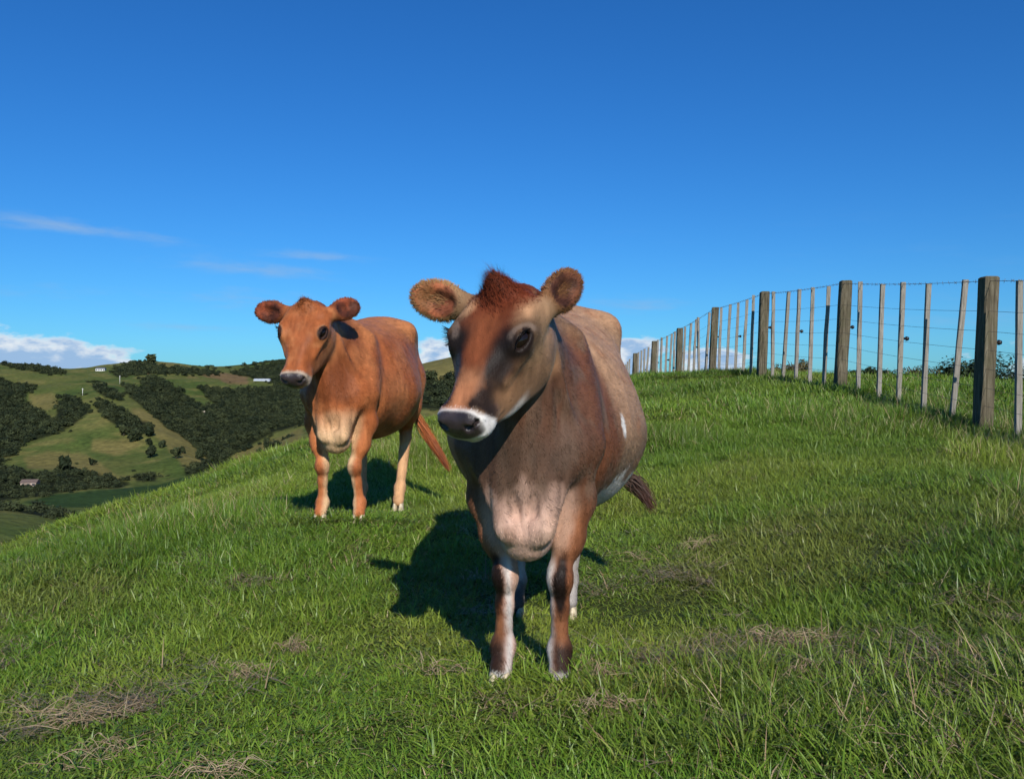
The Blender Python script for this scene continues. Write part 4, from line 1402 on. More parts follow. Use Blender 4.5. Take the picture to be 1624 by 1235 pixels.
# ---- wisps of dead grass big enough to point at
def build_straw():
    spec = [(128, 1130, 0.20, 39, 'long pale straw wisp spread on the grass, largest at lower left'),
            (165, 1190, 0.15, 20, 'short pale straw wisp lying below the big straw wisp at lower left'),
            (1262, 1006, 0.16, 38, 'flattened tan clump of dead grass in the right foreground grass'),
            (962, 1120, 0.10, 23, 'small straw bundle on the grass right of the cow hooves, lower one'),
            (952, 1064, 0.06, 19, 'small pale straw knot just right of the cow front hoof'),
            (1108, 858, 0.11, 19, 'straw scrap on the grass right of the front cow, farther one'),
            (1006, 880, 0.12, 11, 'thin straw stalks lying just right of the front cow legs'),
            (690, 1052, 0.12, 17, 'straw stalks lying left of the front cow feet'),
            (470, 1020, 0.09, 22, 'tuft of pale dead grass in the middle left foreground'),
            (385, 1064, 0.08, 23, 'flattened tan dead grass patch in the left foreground'),
            (345, 1212, 0.12, 22, 'curled tan dead grass at the bottom edge, left of centre'),
            (1275, 1062, 0.07, 17, 'small tan dead grass knot below the flattened clump on the right'),
            (1470, 1190, 0.14, 7, 'single yellow grass stalk lying at the lower right'),
            (1262, 634, 0.06, 19, 'small tan dead weed on the slope below the fence')]
    for k, (px, py, sz, n, lb) in enumerate(spec):
        a, s = (px - CX) / F, (CY - py) / F
        Y = np.linspace(1.5, 14, 2500); zz = ground_z(a * Y, Y)
        i = int(np.argmax(zz >= s * Y - .03)); p = np.array((a * Y[i], Y[i], zz[i]))
        rng = np.random.default_rng(500 + k)
        parts = []; cols = []
        main = rng.uniform(-.7, .7)
        for q in range(int(n * 2.2)):
            L = sz * rng.uniform(.2, .7); az = main + rng.normal(0, .45) + (math.pi if rng.random() < .5 else 0)
            uu, vv = rng.normal(0, sz * .38), rng.normal(0, sz * .10) + .25 * sz * math.sin(k * 2.3 + rng.normal(0, .3))
            st = np.array((uu * math.cos(main) - vv * math.sin(main), uu * math.sin(main) + vv * math.cos(main), rng.uniform(-.005, .04)))
            d = np.array((math.cos(az), math.sin(az) * .6, 0))
            pts = [st, st + d * L * .5 + (0, 0, rng.uniform(.0, .035)), st + d * L + (rng.normal(0, .02), rng.normal(0, .02), rng.uniform(-.03, .02))]
            v = tube(bez(pts, 5), np.linspace(.0012, .0004, 5) * rng.uniform(.6, 1.3), 4, False)
            parts.append(v); cols.append(np.repeat([[.5, rng.uniform(.3, 1), 1.]], len(v[0]), 0))
        V, Q, T3 = join(parts)
        o = obj('straw_wisp', mesh_np('straw_wisp', V, [Q, T3], {'blade': np.concatenate(cols)}), STRAW, None, p)
        tag(o, lb, 'dead grass', 'wisps of dead grass')


def straw_mat():
    m, T, b = new_mat('straw')
    a = T.n('ShaderNodeAttribute'); a.attribute_name = 'blade'
    sp = T.n('ShaderNodeSeparateColor'); T.link(a.outputs['Color'], sp.inputs[0])
    T.link(T.ramp(sp.outputs[1], [(0., (.11, .07, .035)), (.5, (.22, .15, .08)), (1., (.42, .32, .20))]), b.inputs['Base Color'])
    b.inputs['Roughness'].default_value = .6
    return m


STRAW = straw_mat()
build_straw()


def cow_pose(name):
    if name == 'near':
        O = np.array((.053, 2.60, -.877)); yaw = 8.0
    else:
        O = np.array((-.96, 4.87, -.735)); yaw = 5.0
    B = Frame(O, rot('z', -yaw))
    loc = lambda w: B.invp(np.array(w, float))
    zg = lambda x, y: float(_gt(*B.pt((x, y, 0))[:2])) - O[2]
    if name == 'near':
        c = dict(h=.0055, bw=1.10, len=.90, hs=.89, hw=1.38, hook=.20, head=loc((.008, 2.335, .203)), hyaw=-32 + yaw, hpitch=48.5, hroll=4, nk=1.0, eout=(.014, 0),
                 er=((-.97, .05, .24), (-.05, -1, -.10)), el=((.48, .50, .58), (.62, -.78, .1)), ear=(1.02, .93))
        c['fr'] = [(-.132, .02, .55), (-.072, -.01, .325), (-.082, .015, .105), (-.084, -.01, .0)]
        c['fl'] = [(.136, .02, .55), (.092, -.01, .32), (.088, .015, .10), (.092, -.01, -.01)]
        c['hr'] = [(-.19, .90, .62), (-.16, 1.02, .43), (-.165, .94, .10), (-.165, .90, -.03)]
        c['hl'] = [(.16, .90, .62), (.085, 1.06, .43), (.045, .98, .10), (.045, .94, -.03)]
    else:
        c = dict(h=.0075, bw=1.06, len=.90, hs=.98, hw=1.32, hook=.20, head=loc((-1.065, 4.62, .39)), hyaw=-8 + yaw, hpitch=54, hroll=2, nk=.95,
                 er=((-.97, .12, .10), (-.15, -1, .0)), el=((.55, .62, .30), (.3, -.95, .1)), ear=(1.06, 1.06))
        c['fr'] = [(-.15, .02, .55), (-.10, -.015, .31), (-.108, .015, .10), (-.11, -.01, .0)]
        c['fl'] = [(.145, .02, .55), (.085, -.015, .305), (.105, .015, .10), (.11, -.01, .0)]
        c['hr'] = [(-.19, .90, .62), (-.15, 1.03, .43), (-.13, .95, .08), (-.13, .91, -.05)]
        c['hl'] = [(.17, .90, .62), (.15, 1.03, .43), (.13, .95, .08), (.13, .91, -.05)]
    c['O'] = O; c['yaw'] = yaw
    return c




def M3(c): return np.array(c)[None, :]


def mixc(a, b, m): return a + (b - a) * m[:, None]


def paint_cow(name, V, N, H, hs, hw, ears, c):
    """the coat's own colours (hide pattern), per point, in the cow's and the head's frames"""
    x, y, z = V.T
    ax = np.abs(x)
    hp = H.invp(V) / hs
    hx, hy, hz = hp.T
    hw = 1.24
    ah = np.abs(hx) / hw
    n1 = vnoise(V, 6, 3, 1.); n2 = vnoise(V, 18, 3, 2.); n3 = vnoise(V * (1, 1, .25), 34, 2, 3.); nf = vnoise(V, 60, 2, 4.)
    onhead = smooth(.075, .03, hy) * smooth(-.22, -.14, hz) * smooth(.26, .2, np.abs(hx))
    ec, ee, ea1, ea2 = eye_frame(c, 1)
    eye = ec + ee * .02
    rel = np.stack([np.abs(hx), hy, hz], 1) - eye
    ea, eu, en = rel @ ea1, rel @ ea2, rel @ ee
    wob = (n2 - .5) * .02
    ed = np.sqrt((ea * .8) ** 2 + eu ** 2 + (en * .6) ** 2)
    wp = V + (np.stack([vnoise(V, 22, 3, 31.), vnoise(V, 22, 3, 32.), vnoise(V, 22, 3, 33.)], 1) - .5) * .05
    wq = H.invp(wp) / hs
    wx, wy, wz = wq.T
    aw = np.abs(wx) / hw
    wet = np.zeros(len(V))
    if name == 'near':
        red = M3(lin(106, 49, 27)); tan = M3(lin(182, 140, 106)); grey = M3(lin(122, 98, 80)); dark = M3(lin(34, 24, 20)); brown = M3(lin(110, 72, 52))
        cream = M3(lin(214, 172, 150)); white = M3(lin(228, 220, 212)); char = M3(lin(34, 27, 24)); bridge = M3(lin(184, 120, 82)); khaki = M3(lin(138, 108, 80))
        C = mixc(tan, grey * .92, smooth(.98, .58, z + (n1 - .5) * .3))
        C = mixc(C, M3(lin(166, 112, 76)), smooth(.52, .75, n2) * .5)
        sh = smooth(.27, .17, y + (n1 - .5) * .10 + (z - .8) * .10)
        neck = mixc(brown, M3(lin(112, 68, 46)), smooth(.4, .7, n1) * .8)
        neck = mixc(neck, grey * .75, smooth(.45, .70, n3) * .65)
        neck = mixc(neck, M3(lin(84, 65, 54)), smooth(.04, -.10, y) * smooth(.60, .72, z) * .45)
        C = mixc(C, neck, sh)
        C = mixc(C, khaki, sh * smooth(.98, 1.12, z + (n1 - .5) * .1) * smooth(-.12, -.04, y) * .7)
        C = mixc(C, M3(lin(112, 60, 36)), smooth(-.06, -.14, y) * smooth(1.08, 1.14, z) * .9)
        # white stripe behind the shoulder, white patch on the belly (left side)
        st = smooth(.012, .005, np.abs(y - .225 + (n2 - .5) * .04)) * smooth(.72, .74, z) * smooth(.81, .78, z) * (x > .1)
        C = mixc(C, white, st)
        pb = smooth(.60, .56, z + (n2 - .5) * .12) * smooth(.20, .24, y) * smooth(.52, .44, y + (n1 - .5) * .2) * (x > .05)
        C = mixc(C, white * .88, pb * .85)
        # brisket and chest
        br = smooth(.65, .56, z + (n1 - .5) * .16 + (n3 - .5) * .14 + ax * .3) * smooth(.06, -.03, y) * smooth(.16, .10, ax)
        C = mixc(C, M3(lin(88, 70, 58)), smooth(.78, .68, z + (n1 - .5) * .2) * smooth(.05, -.04, y) * smooth(.18, .12, ax) * .7)
        C = mixc(C, cream, br * .9)
        C = mixc(C, M3(lin(146, 112, 92)), np.clip(br * smooth(.46, .66, n2) * .55, 0, 1))
        C = mixc(C, M3(lin(120, 98, 84)), br * smooth(.50, .60, z) * .5)
        # belly underneath
        C = mixc(C, cream * .8, smooth(.52, .44, z) * smooth(.1, .3, y) * smooth(.24, .1, ax))
        # front legs
        fl = smooth(.57, .47, z + (n1 - .5) * .1) * smooth(.22, .12, y) * smooth(.045, .06, ax + (z > .36) * .0) 
        lx = np.interp(z, [0, .1, .32, .55], [.088, .086, .084, .134])
        t = (ax - lx) / np.interp(z, [0, .3, .36, .55], [.033, .036, .042, .058])       # -1 inner .. 1 outer
        tn = t + (n2 - .5) * .5 + (nf - .5) * .3
        lw = mixc(np.repeat(white * .93, len(V), 0), M3(lin(146, 94, 64)), smooth(-1.0, -.05, tn + (n1 - .5) * .5 + smooth(.30, .5, z) * .25))
        lw = mixc(lw, M3(lin(196, 156, 132)), smooth(.33, .45, z) * smooth(.55, -.2, tn) * .9)
        lw = mixc(lw, M3(lin(112, 66, 42)), smooth(.40, .8, tn) * smooth(.1, .2, z) * .6)
        kd = np.exp(-(((z - .305 + t * .02) / .095) ** 2 + ((t - .22) / .60) ** 2) * 1.0)
        lw = mixc(lw, M3(lin(84, 46, 30)), smooth(.15, .6, kd + (n1 - .5) * .35) * .7)
        lw = mixc(lw, dark, smooth(.26, .60, kd + (n2 - .5) * .45 + (nf - .5) * .2))
        fd = smooth(.165, .10, z + (n2 - .5) * .06) * smooth(-.75, .0, tn)
        lw = mixc(lw, dark * 1.3, fd * .95)
        lw = mixc(lw, white * .9, smooth(.055, .035, z + (n2 - .5) * .03))
        C = mixc(C, lw, fl)
        # hind legs
        hl = smooth(.55, .42, z) * smooth(.7, .8, y)
        C = mixc(C, mixc(np.repeat(M3(lin(128, 110, 98)), len(V), 0), white * .6, smooth(.3, .1, z + (n2 - .5) * .2) * .7), hl)
        C = mixc(C, dark * 1.6, hl * smooth(.14, .07, z + (n2 - .5) * .08) * smooth(.5, .62, n1 + .1) * .8)
        # head
        hc = np.repeat(khaki, len(V), 0)
        hc = mixc(hc, M3(lin(112, 86, 68)), smooth(.0, -.09, wz) * .9)
        hc = mixc(hc, M3(lin(150, 110, 78)), smooth(.4, .7, n1) * .5)
        fore = smooth(.098, .056, aw) * smooth(-.36, -.24, wy) * smooth(.01, .045, wz)
        hc = mixc(hc, red, fore * .95)
        hc = mixc(hc, M3(lin(110, 50, 28)), smooth(-.09, -.05, hy) * smooth(.095, .06, ah) * smooth(.05, .08, hz))
        hc = mixc(hc, M3(lin(96, 44, 24)), fore * smooth(.5, .75, n2) * .6)
        hc = mixc(hc, M3(lin(150, 88, 54)), fore * smooth(.52, .75, n1) * .4)
        hc = mixc(hc, M3(lin(200, 150, 110)), np.exp(-((aw - .080) / .020) ** 2 - ((wy + .085) / .045) ** 2) * .9)
        hc = mixc(hc, bridge, smooth(.055, .028, aw) * smooth(-.25, -.36, wy) * smooth(.0, .03, wz))
        av = .3 * ah + .7 * aw
        ds = np.exp(-((av - .060 + (hy + .2) * -.10) / .022) ** 2) * smooth(-.155, -.20, wy) * smooth(-.425, -.39, hy) * smooth(-.07, -.01, hz)
        hc = mixc(hc, char * .8, np.clip(ds * 1.3, 0, .97))
        edw = ed + wob
        hc = mixc(hc, char * .85, smooth(.094, .040, ed + wob * 1.8 + np.maximum(-eu, 0) * .25) * (.62 + .38 * smooth(.03, -.02, ea)))
        lidm = smooth(.028, .034, ed) * smooth(.047, .035, edw) * smooth(.004, .026, eu * .85 + ea * .5) * smooth(-.035, -.01, ea) * .9
        hc = mixc(hc, M3(lin(132, 114, 102)), np.clip(lidm, 0, .45))
        hc = mixc(hc, dark, smooth(.036, .028, ed) * (eu < .022))
        hc = mixc(hc, M3(lin(176, 128, 92)), np.exp(-((wz + .035) / .035) ** 2 - ((wy + .28) / .06) ** 2) * .7)
        hc = mixc(hc, M3(lin(204, 194, 184)), smooth(-.085, -.110, hz) * smooth(-.20, -.27, hy) * .85)
        mz = smooth(-.406, -.422, hy + (n2 - .5) * .022 - np.clip(.03 - hz, 0, .06) * .62)
        hc = mixc(hc, white, mz)
    else:
        org = M3(lin(163, 91, 51)); ltan = M3(lin(192, 126, 80)); brown = M3(lin(120, 66, 38)); cream = M3(lin(226, 184, 140)); dark = M3(lin(50, 32, 26)); white = M3(lin(176, 156, 136))
        C = mixc(org, ltan, smooth(.45, .75, n1) * .45)
        C = mixc(C, brown, smooth(.5, .75, n2) * .35)
        C = mixc(C, M3(lin(150, 82, 46)), smooth(.60, .46, z) * smooth(.1, .3, y) * .7)
        C = mixc(C, ltan, smooth(1.0, 1.14, z) * .6)
        nkm = smooth(.14, .0, y) * smooth(.62, .7, z) * smooth(.14, .05, np.abs(x - .02 + (n1 - .5) * .1))
        C = mixc(C, brown * .85, nkm * .8)
        br = smooth(.66, .54, z + (n1 - .5) * .2) * smooth(.06, -.03, y) * smooth(.17, .10, ax + (n2 - .5) * .05)
        C = mixc(C, cream * .82, br * .7)
        fl = smooth(.56, .46, z) * smooth(.22, .12, y)
        lx = np.interp(z, [0, .1, .32, .55], [.11, .105, .095, .15])
        t = (ax - lx) / np.interp(z, [0, .3, .36, .55], [.035, .04, .045, .08])
        lw = mixc(np.repeat(cream * .95, len(V), 0), M3(lin(184, 110, 66)), smooth(-.7, .0, t + (n2 - .5) * .4))
        lw = mixc(lw, M3(lin(132, 72, 42)), np.exp(-(((z - .28) / .04) ** 2 + (t / .8) ** 2)) * .8)
        C = mixc(C, lw, fl)
        hl = smooth(.50, .36, z) * smooth(.7, .8, y)
        C = mixc(C, M3(lin(206, 158, 114)), hl)
        hc = mixc(np.repeat(org * .95, len(V), 0), ltan, smooth(.45, .7, n2) * .5)
        hc = mixc(hc, M3(lin(140, 78, 46)), smooth(.5, .8, n1) * smooth(.04, .06, hz) * .6)
        hc = mixc(hc, ltan, smooth(.0, -.08, hz) * .4)
        hc = mixc(hc, cream * .9, smooth(.027, .031, ed) * smooth(.039, .033, ed + wob) * smooth(.004, .016, eu) * .40)
        hc = mixc(hc, cream * .8, smooth(.026, .030, ed) * smooth(.036, .032, ed) * .05)
        hc = mixc(hc, dark, smooth(.037, .030, ed))
        mz = smooth(-.400, -.416, hy + (n2 - .5) * .02 - np.clip(.02 - hz, 0, .06) * .42)
        hc = mixc(hc, white, mz)
    # nose leather, mouth line
    nose = smooth(-.414, -.424, hy + np.abs(hx) * .08) * smooth(-.040, -.030, hz - .3 * np.maximum(np.abs(hx) - .03, 0)) * smooth(.085, .06, np.abs(hx))
    nose = np.maximum(nose, smooth(.030, .020, np.sqrt((np.abs(hx) - .046) ** 2 + (hy + .436) ** 2 + (hz - .01) ** 2)))
    hc = mixc(hc, M3(lin(58, 48, 48)) * (.8 + .4 * nf[:, None]), nose)
    wet = np.maximum(wet, nose * onhead)
    mouth = np.exp(-((hz + .062 - (hy + .40) * -.12) / .004) ** 2) * smooth(-.30, -.33, hy)
    hc = mixc(hc, M3(lin(52, 42, 40)), mouth * .8)
    C = mixc(C, hc, onhead)
    # ears
    for E, g, s in ears:
        e = E.invp(V) / g
        m = smooth(-.005, .03, e[:, 0]) * smooth(.20, .19, e[:, 0]) * (np.abs(e[:, 1]) < .09) * (np.abs(e[:, 2]) < .06)
        inn = smooth(.3, .75, N @ E.M[:, 2]) * smooth(.075, .06, np.hypot((e[:, 0] - .108) * .85, e[:, 1] * 1.15)) * m
        if name == 'near':
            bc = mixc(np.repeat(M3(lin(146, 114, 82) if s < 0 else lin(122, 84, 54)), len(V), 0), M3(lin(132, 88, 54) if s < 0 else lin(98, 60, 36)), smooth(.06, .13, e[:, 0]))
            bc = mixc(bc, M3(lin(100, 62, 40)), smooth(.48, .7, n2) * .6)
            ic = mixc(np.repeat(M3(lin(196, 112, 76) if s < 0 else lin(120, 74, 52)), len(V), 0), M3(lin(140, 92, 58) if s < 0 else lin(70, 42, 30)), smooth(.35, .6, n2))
        else:
            bc = mixc(np.repeat(M3(lin(124, 68, 42)), len(V), 0), M3(lin(92, 50, 32)), smooth(.06, .13, e[:, 0]))
            ic = mixc(np.repeat(M3(lin(150, 76, 50)), len(V), 0), M3(lin(84, 46, 32)), smooth(.4, .65, n2))
        ic = mixc(ic, M3(lin(60, 36, 30)), smooth(.05, .035, np.hypot(e[:, 0] - .065, e[:, 1])) * .7)
        C = mixc(C, bc, m); C = mixc(C, ic, inn)
    n4 = vnoise(V * (1, .55, .14), 95, 2, 5.); n5 = vnoise(V * (1, .5, .22), 48, 2, 6.)
    C = C * (.86 + .28 * nf[:, None]) * (.93 + .14 * n3[:, None]) * (.76 + .48 * n4[:, None]) * (.82 + .36 * n5[:, None])
    return np.clip(C * (.88 if name == 'near' else .90), .004, .9), wet, onhead


def coat_material():
    m, T, b = new_mat('cow_coat')
    a = T.n('ShaderNodeAttribute'); a.attribute_name = 'coat'
    w = T.n('ShaderNodeAttribute'); w.attribute_name = 'wet'
    T.link(a.outputs['Color'], b.inputs['Base Color'])
    tc = T.n('ShaderNodeTexCoord')
    mp = T.n('ShaderNodeMapping'); mp.inputs['Scale'].default_value = (1, .5, .35)
    T.link(tc.outputs['Object'], mp.inputs['Vector'])
    n = T.noise(mp.outputs[0], 240, 3, .6)
    n2 = T.noise(tc.outputs['Object'], 420, 2, .5)
    bp = T.n('ShaderNodeBump'); bp.inputs['Strength'].default_value = .35; bp.inputs['Distance'].default_value = .004
    T.link(T.m('ADD', n, T.m('MULTIPLY', T.m('MULTIPLY', w.outputs['Fac'], n2), 1.2)), bp.inputs['Height'])
    T.link(bp.outputs[0], b.inputs['Normal'])
    T.link(T.maprange(w.outputs['Fac'], 0, 1, .50, .28), b.inputs['Roughness'])
    T.link(T.maprange(w.outputs['Fac'], 0, 1, .12, .5), b.inputs['Specular IOR Level'])
    b.inputs['Sheen Weight'].default_value = .04
    b.inputs['Sheen Roughness'].default_value = .4
    return m


def hair_material():
    m, T, b = new_mat('cow_hair')
    a = T.n('ShaderNodeAttribute'); a.attribute_name = 'coat'
    nr = T.n('ShaderNodeAttribute'); nr.attribute_name = 'nrm'
    vt = T.n('ShaderNodeVectorTransform', vector_type='NORMAL', convert_from='OBJECT', convert_to='WORLD')
    T.link(nr.outputs['Vector'], vt.inputs[0])
    T.link(a.outputs['Color'], b.inputs['Base Color'])
    T.link(vt.outputs[0], b.inputs['Normal'])
    b.inputs['Roughness'].default_value = .5
    b.inputs['Specular IOR Level'].default_value = .12
    return m


def strands(root, dirs, nrm, length, width, col, curve=None):
    """single tapered blades: root (n,3) -> mesh with coat colour and a shading normal"""
    n = len(root)
    side = np.cross(nrm, dirs); side /= np.linalg.norm(side, axis=1)[:, None] + 1e-9
    w = (width * .5)[:, None] * side
    tip = root + dirs * length[:, None]
    if curve is not None:
        mid = root + dirs * length[:, None] * .55
        tip = root + dirs * length[:, None] + curve * length[:, None]
        V = np.stack([root - w, root + w, mid + w * .75, mid - w * .75, tip], 1).reshape(-1, 3)
        i = np.arange(n) * 5
        F4 = np.stack([i, i + 1, i + 2, i + 3], 1); F3 = np.stack([i + 3, i + 2, i + 4], 1)
        k = 5
    else:
        V = np.stack([root - w, root + w, tip], 1).reshape(-1, 3)
        i = np.arange(n) * 3
        F4 = np.zeros((0, 4), int); F3 = np.stack([i, i + 1, i + 2], 1)
        k = 3
    return V, F4, F3, np.repeat(col, k, 0), np.repeat(nrm, k, 0)


def hair_mesh(name, packs):
    o = 0; Vs, A, Bq, Cc, Nn = [], [], [], [], []
    for V, F4, F3, c, n in packs:
        Vs.append(V); A.append(F4 + o); Bq.append(F3 + o); Cc.append(c); Nn.append(n); o += len(V)
    me = mesh_np(name, np.concatenate(Vs), [np.concatenate(A), np.concatenate(Bq)], {'coat': np.concatenate(Cc)}, True)
    at_ = me.attributes.new('nrm', 'FLOAT_VECTOR', 'POINT')
    at_.data.foreach_set('vector', np.concatenate(Nn).astype(np.float32).ravel())
    return me


def unit(v): return v / (np.linalg.norm(v, axis=-1, keepdims=True) + 1e-12)


def hoof_mesh(mat):
    parts = []
    for s in (-1, 1):
        rings = []
        for zz, fw, ry, cy in ((.062, .015, .024, .004), (.045, .019, .030, -.003), (.02, .022, .037, -.011), (0.0, .023, .041, -.016)):
            th = np.linspace(0, 2 * np.pi, 14, endpoint=False)
            px = np.cos(th) * fw; py = np.sin(th) * ry + cy
            px = np.where(s * px < 0, px * .72, px)
            py = np.where(py < cy, cy + (py - cy) * (1.15 - .25 * np.abs(np.cos(th))), py)
            rings.append(np.stack([px + s * .021 - s * .004 * (py - cy < 0) * 0, py, np.full(14, zz)], 1))
        V = np.concatenate(rings + [np.array([[s * .021, .004, .066]])]) * (.86, .9, .95)
        i = np.arange(3)[:, None] * 14; j = np.arange(14)[None]; k = (j + 1) % 14
        Q = np.stack([i + k, i + j, i + 14 + j, i + 14 + k], -1).reshape(-1, 4)
        jj = np.arange(14)
        parts.append((V, Q, np.stack([jj, (jj + 1) % 14, np.full(14, 56)], 1)))
    V, Q, T3 = join(parts)
    me = mesh_np('hoof', V, [Q, T3]); me.materials.append(mat)
    return me


def make_cow(name, label, coatm, hairm, eyem, hoofm):
    c = cow_pose(name)
    rng = np.random.default_rng(3 if name == 'near' else 5)
    f, H, ears = cow_skin(c)
    V, Q = f.mesh(); f.v = None
    V = taubin(V, Q, 4)
    N = vnormals(V, Q)
    hs, hw = c['hs'], c['hw']
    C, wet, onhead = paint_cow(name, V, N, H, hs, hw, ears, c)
    root = empty('cow', c['O'], -R(c['yaw']))
    tag(root, label, 'cow', 'two cows on the hillside')
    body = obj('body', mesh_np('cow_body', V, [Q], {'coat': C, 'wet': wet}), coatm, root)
    # ---- short coat hair over the whole hide
    tri = np.concatenate([Q[:, [0, 1, 2]], Q[:, [0, 2, 3]]])
    ar = .5 * np.linalg.norm(np.cross(V[tri[:, 1]] - V[tri[:, 0]], V[tri[:, 2]] - V[tri[:, 0]]), axis=1)
    nh = 300000 if name == 'near' else 120000
    ti = rng.choice(len(tri), nh, p=ar / ar.sum())
    u = rng.random((nh, 2)); fl = u.sum(1) > 1; u[fl] = 1 - u[fl]
    bc = np.c_[1 - u.sum(1), u]
    rt = (V[tri[ti]] * bc[..., None]).sum(1); nr = unit((N[tri[ti]] * bc[..., None]).sum(1)); cl = (C[tri[ti]] * bc[..., None]).sum(1)
    wt = (wet[tri[ti]] * bc).sum(1); oh = (onhead[tri[ti]] * bc).sum(1)
    hp = H.invp(rt) / hs
    ec, ee, ea1, ea2 = eye_frame(c, 1)
    rel = np.stack([np.abs(hp[:, 0]), hp[:, 1], hp[:, 2]], 1) - (ec + ee * .02)
    ed = np.sqrt((rel @ ea1 * .8) ** 2 + (rel @ ea2) ** 2 + (rel @ ee * .6) ** 2)
    flow = np.stack([np.zeros(nh), np.where(rt[:, 2] > .5, .75, .1), np.where(rt[:, 2] > .5, -.65, -1)], 1)
    hf = np.stack([hp[:, 0] * 5, np.ones(nh), -.4 * np.ones(nh)], 1) @ H.M.T
    flow = np.where((oh > .5)[:, None], hf, flow)
    flow = flow + (vnoise(rt, 9, 2, 7.)[:, None] - .5) * np.cross(nr, flow) * 1.6 + rng.normal(0, .22, (nh, 3))
    tang = unit(flow - nr * (flow * nr).sum(1)[:, None])
    ln = (.014 if name == 'near' else .017) * rng.uniform(.6, 1.3, nh) * np.where(oh > .5, .7, 1.)
    inear = np.zeros(nh, bool)
    for E, g, s in ears:
        e = E.invp(rt) / g
        m = (e[:, 0] > .01) & (e[:, 0] < .2) & (np.abs(e[:, 1]) < .09) & (np.abs(e[:, 2]) < .06)
        inear |= m
        out = (E.M[:, 0][None] * np.maximum(e[:, :1] * 6, .35) + E.M[:, 1][None] * e[:, 1:2] * 14)
        ot = unit(out - nr * (out * nr).sum(1)[:, None])
        tang = np.where(m[:, None], unit(ot + rng.normal(0, .25, (nh, 3))), tang)
        ln = np.where(m, .010 * rng.uniform(.6, 1.4, nh), ln)
    keep = (wt < .2) & (ed > .036) & (rt[:, 2] > .02)
    lift = np.where(inear, .24, .14)[:, None]
    d = unit(tang + nr * lift * rng.uniform(.5, 1.4, (nh, 1)))
    cl = cl * np.clip(rng.normal(1.0, .18, (nh, 1)), .55, 1.45)
    wd = np.full(nh, .0030 if name == 'near' else .0045) * rng.uniform(.6, 1.3, nh)
    hn = unit(nr + np.clip(rng.normal(0, .19, (nh, 3)), -.42, .42))
    k = keep
    packs = [strands(rt[k] - nr[k] * .001, d[k], nr[k], ln[k], wd[k], cl[k])]
    packs[0] = packs[0][:4] + (np.repeat(hn[k], 3, 0),)
    hm = hair_mesh('coat_hair', packs)
    ch = obj('coat_hair', hm, hairm, root); ch['kind'] = 'stuff'
    # ---- long hair: ear fringe and forelock
    for E, g, s in ears:
        n = 1800 if name == 'near' else 900
        e = E.invp(rt) / g
        rr_ = ((e[:, 0] - .092) / .092) ** 2 + (e[:, 1] / .058) ** 2
        ce = np.where((e[:, 0] > .045) & (e[:, 0] < .2) & (np.abs(e[:, 1]) < .075) & (np.abs(e[:, 2]) < .05) & (rr_ > .62) & (rr_ < 1.3))[0]
        pk_ = rng.choice(ce, n)
        eb = e[pk_]
        dd = np.stack([(eb[:, 0] - .075) * 10, eb[:, 1] * 16, rng.normal(.05, .25, n)], 1) + np.clip(rng.normal(0, .2, (n, 3)), -.4, .4)
        rt2 = rt[pk_]; d2 = unit(dd) @ E.M.T
        nn = unit(E.M[:, 2][None] + .6 * d2)
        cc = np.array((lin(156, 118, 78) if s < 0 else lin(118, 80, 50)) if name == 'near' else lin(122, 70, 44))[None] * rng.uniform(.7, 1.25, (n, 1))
        # inner ear wisps
        n2 = n // 4
        b2 = np.stack([rng.uniform(.05, .13, n2), np.clip(rng.normal(0, .022, n2), -.036, .036), rng.uniform(-.012, .0, n2)], 1)
        d3 = unit(np.stack([rng.uniform(.3, 1, n2), b2[:, 1] * 10 + rng.normal(0, .3, n2), rng.uniform(.1, .7, n2)], 1)) @ E.M.T
        r3 = E.o + (b2 * g) @ E.M.T
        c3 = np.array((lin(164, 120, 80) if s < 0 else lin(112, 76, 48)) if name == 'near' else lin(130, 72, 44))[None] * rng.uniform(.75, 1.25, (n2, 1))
        pk = [strands(rt2, d2, nn, rng.uniform(.004, .012, n), np.full(n, .0013), cc, np.clip(rng.normal(0, .15, (n, 3)), -.25, .25)),
              strands(r3, d3, unit(np.repeat(E.M[:, 2][None], n2, 0) + .5 * d3), rng.uniform(.012, .026, n2), np.full(n2, .0013), c3, np.clip(rng.normal(0, .15, (n2, 3)), -.25, .25))]
        eh = obj('ear_hair', hair_mesh('ear_hair', pk), hairm, root); eh['kind'] = 'stuff'
    n = 5200 if name == 'near' else 2600
    cand = np.where((np.abs(hp[:, 0]) < .125) & (hp[:, 1] > -.125) & (hp[:, 1] < .06) & (hp[:, 2] > .04))[0]
    wgt = np.exp(-((hp[cand, 0] - .008) / .075) ** 2 - ((hp[cand, 1] + .008) / .05) ** 2)
    pick = rng.choice(cand, n, p=wgt / wgt.sum())
    hx, hy = hp[pick, 0], hp[pick, 1]
    rt2 = rt[pick] - nr[pick] * .004 + rng.normal(0, .003, (n, 3))
    big = 1.0 if name == 'near' else .55
    dd = np.stack([-hx * 2.0 + rng.normal(0, .13, n), rng.normal(-.15, .15, n) - (hy + .035) * 6, np.full(n, 1.0)], 1)
    d2 = unit(unit(dd) @ H.M.T + np.array((-.06, .1, .75)))
    hl = rng.uniform(.016, .036, n) * big * np.clip(.35 + 1.35 * np.exp(-((hx + .008) / .042) ** 2), .3, 1.6) * np.clip(1.2 + (hy + .03) * 7, .35, 1.1)
    cc = np.array(lin(102, 46, 26) if name == 'near' else lin(150, 82, 42))[None] * rng.uniform(.7, 1.25, (n, 1))
    nn = unit(d2 * .4 + nr[pick] * .8 + np.array((0.1, -.5, .3)))
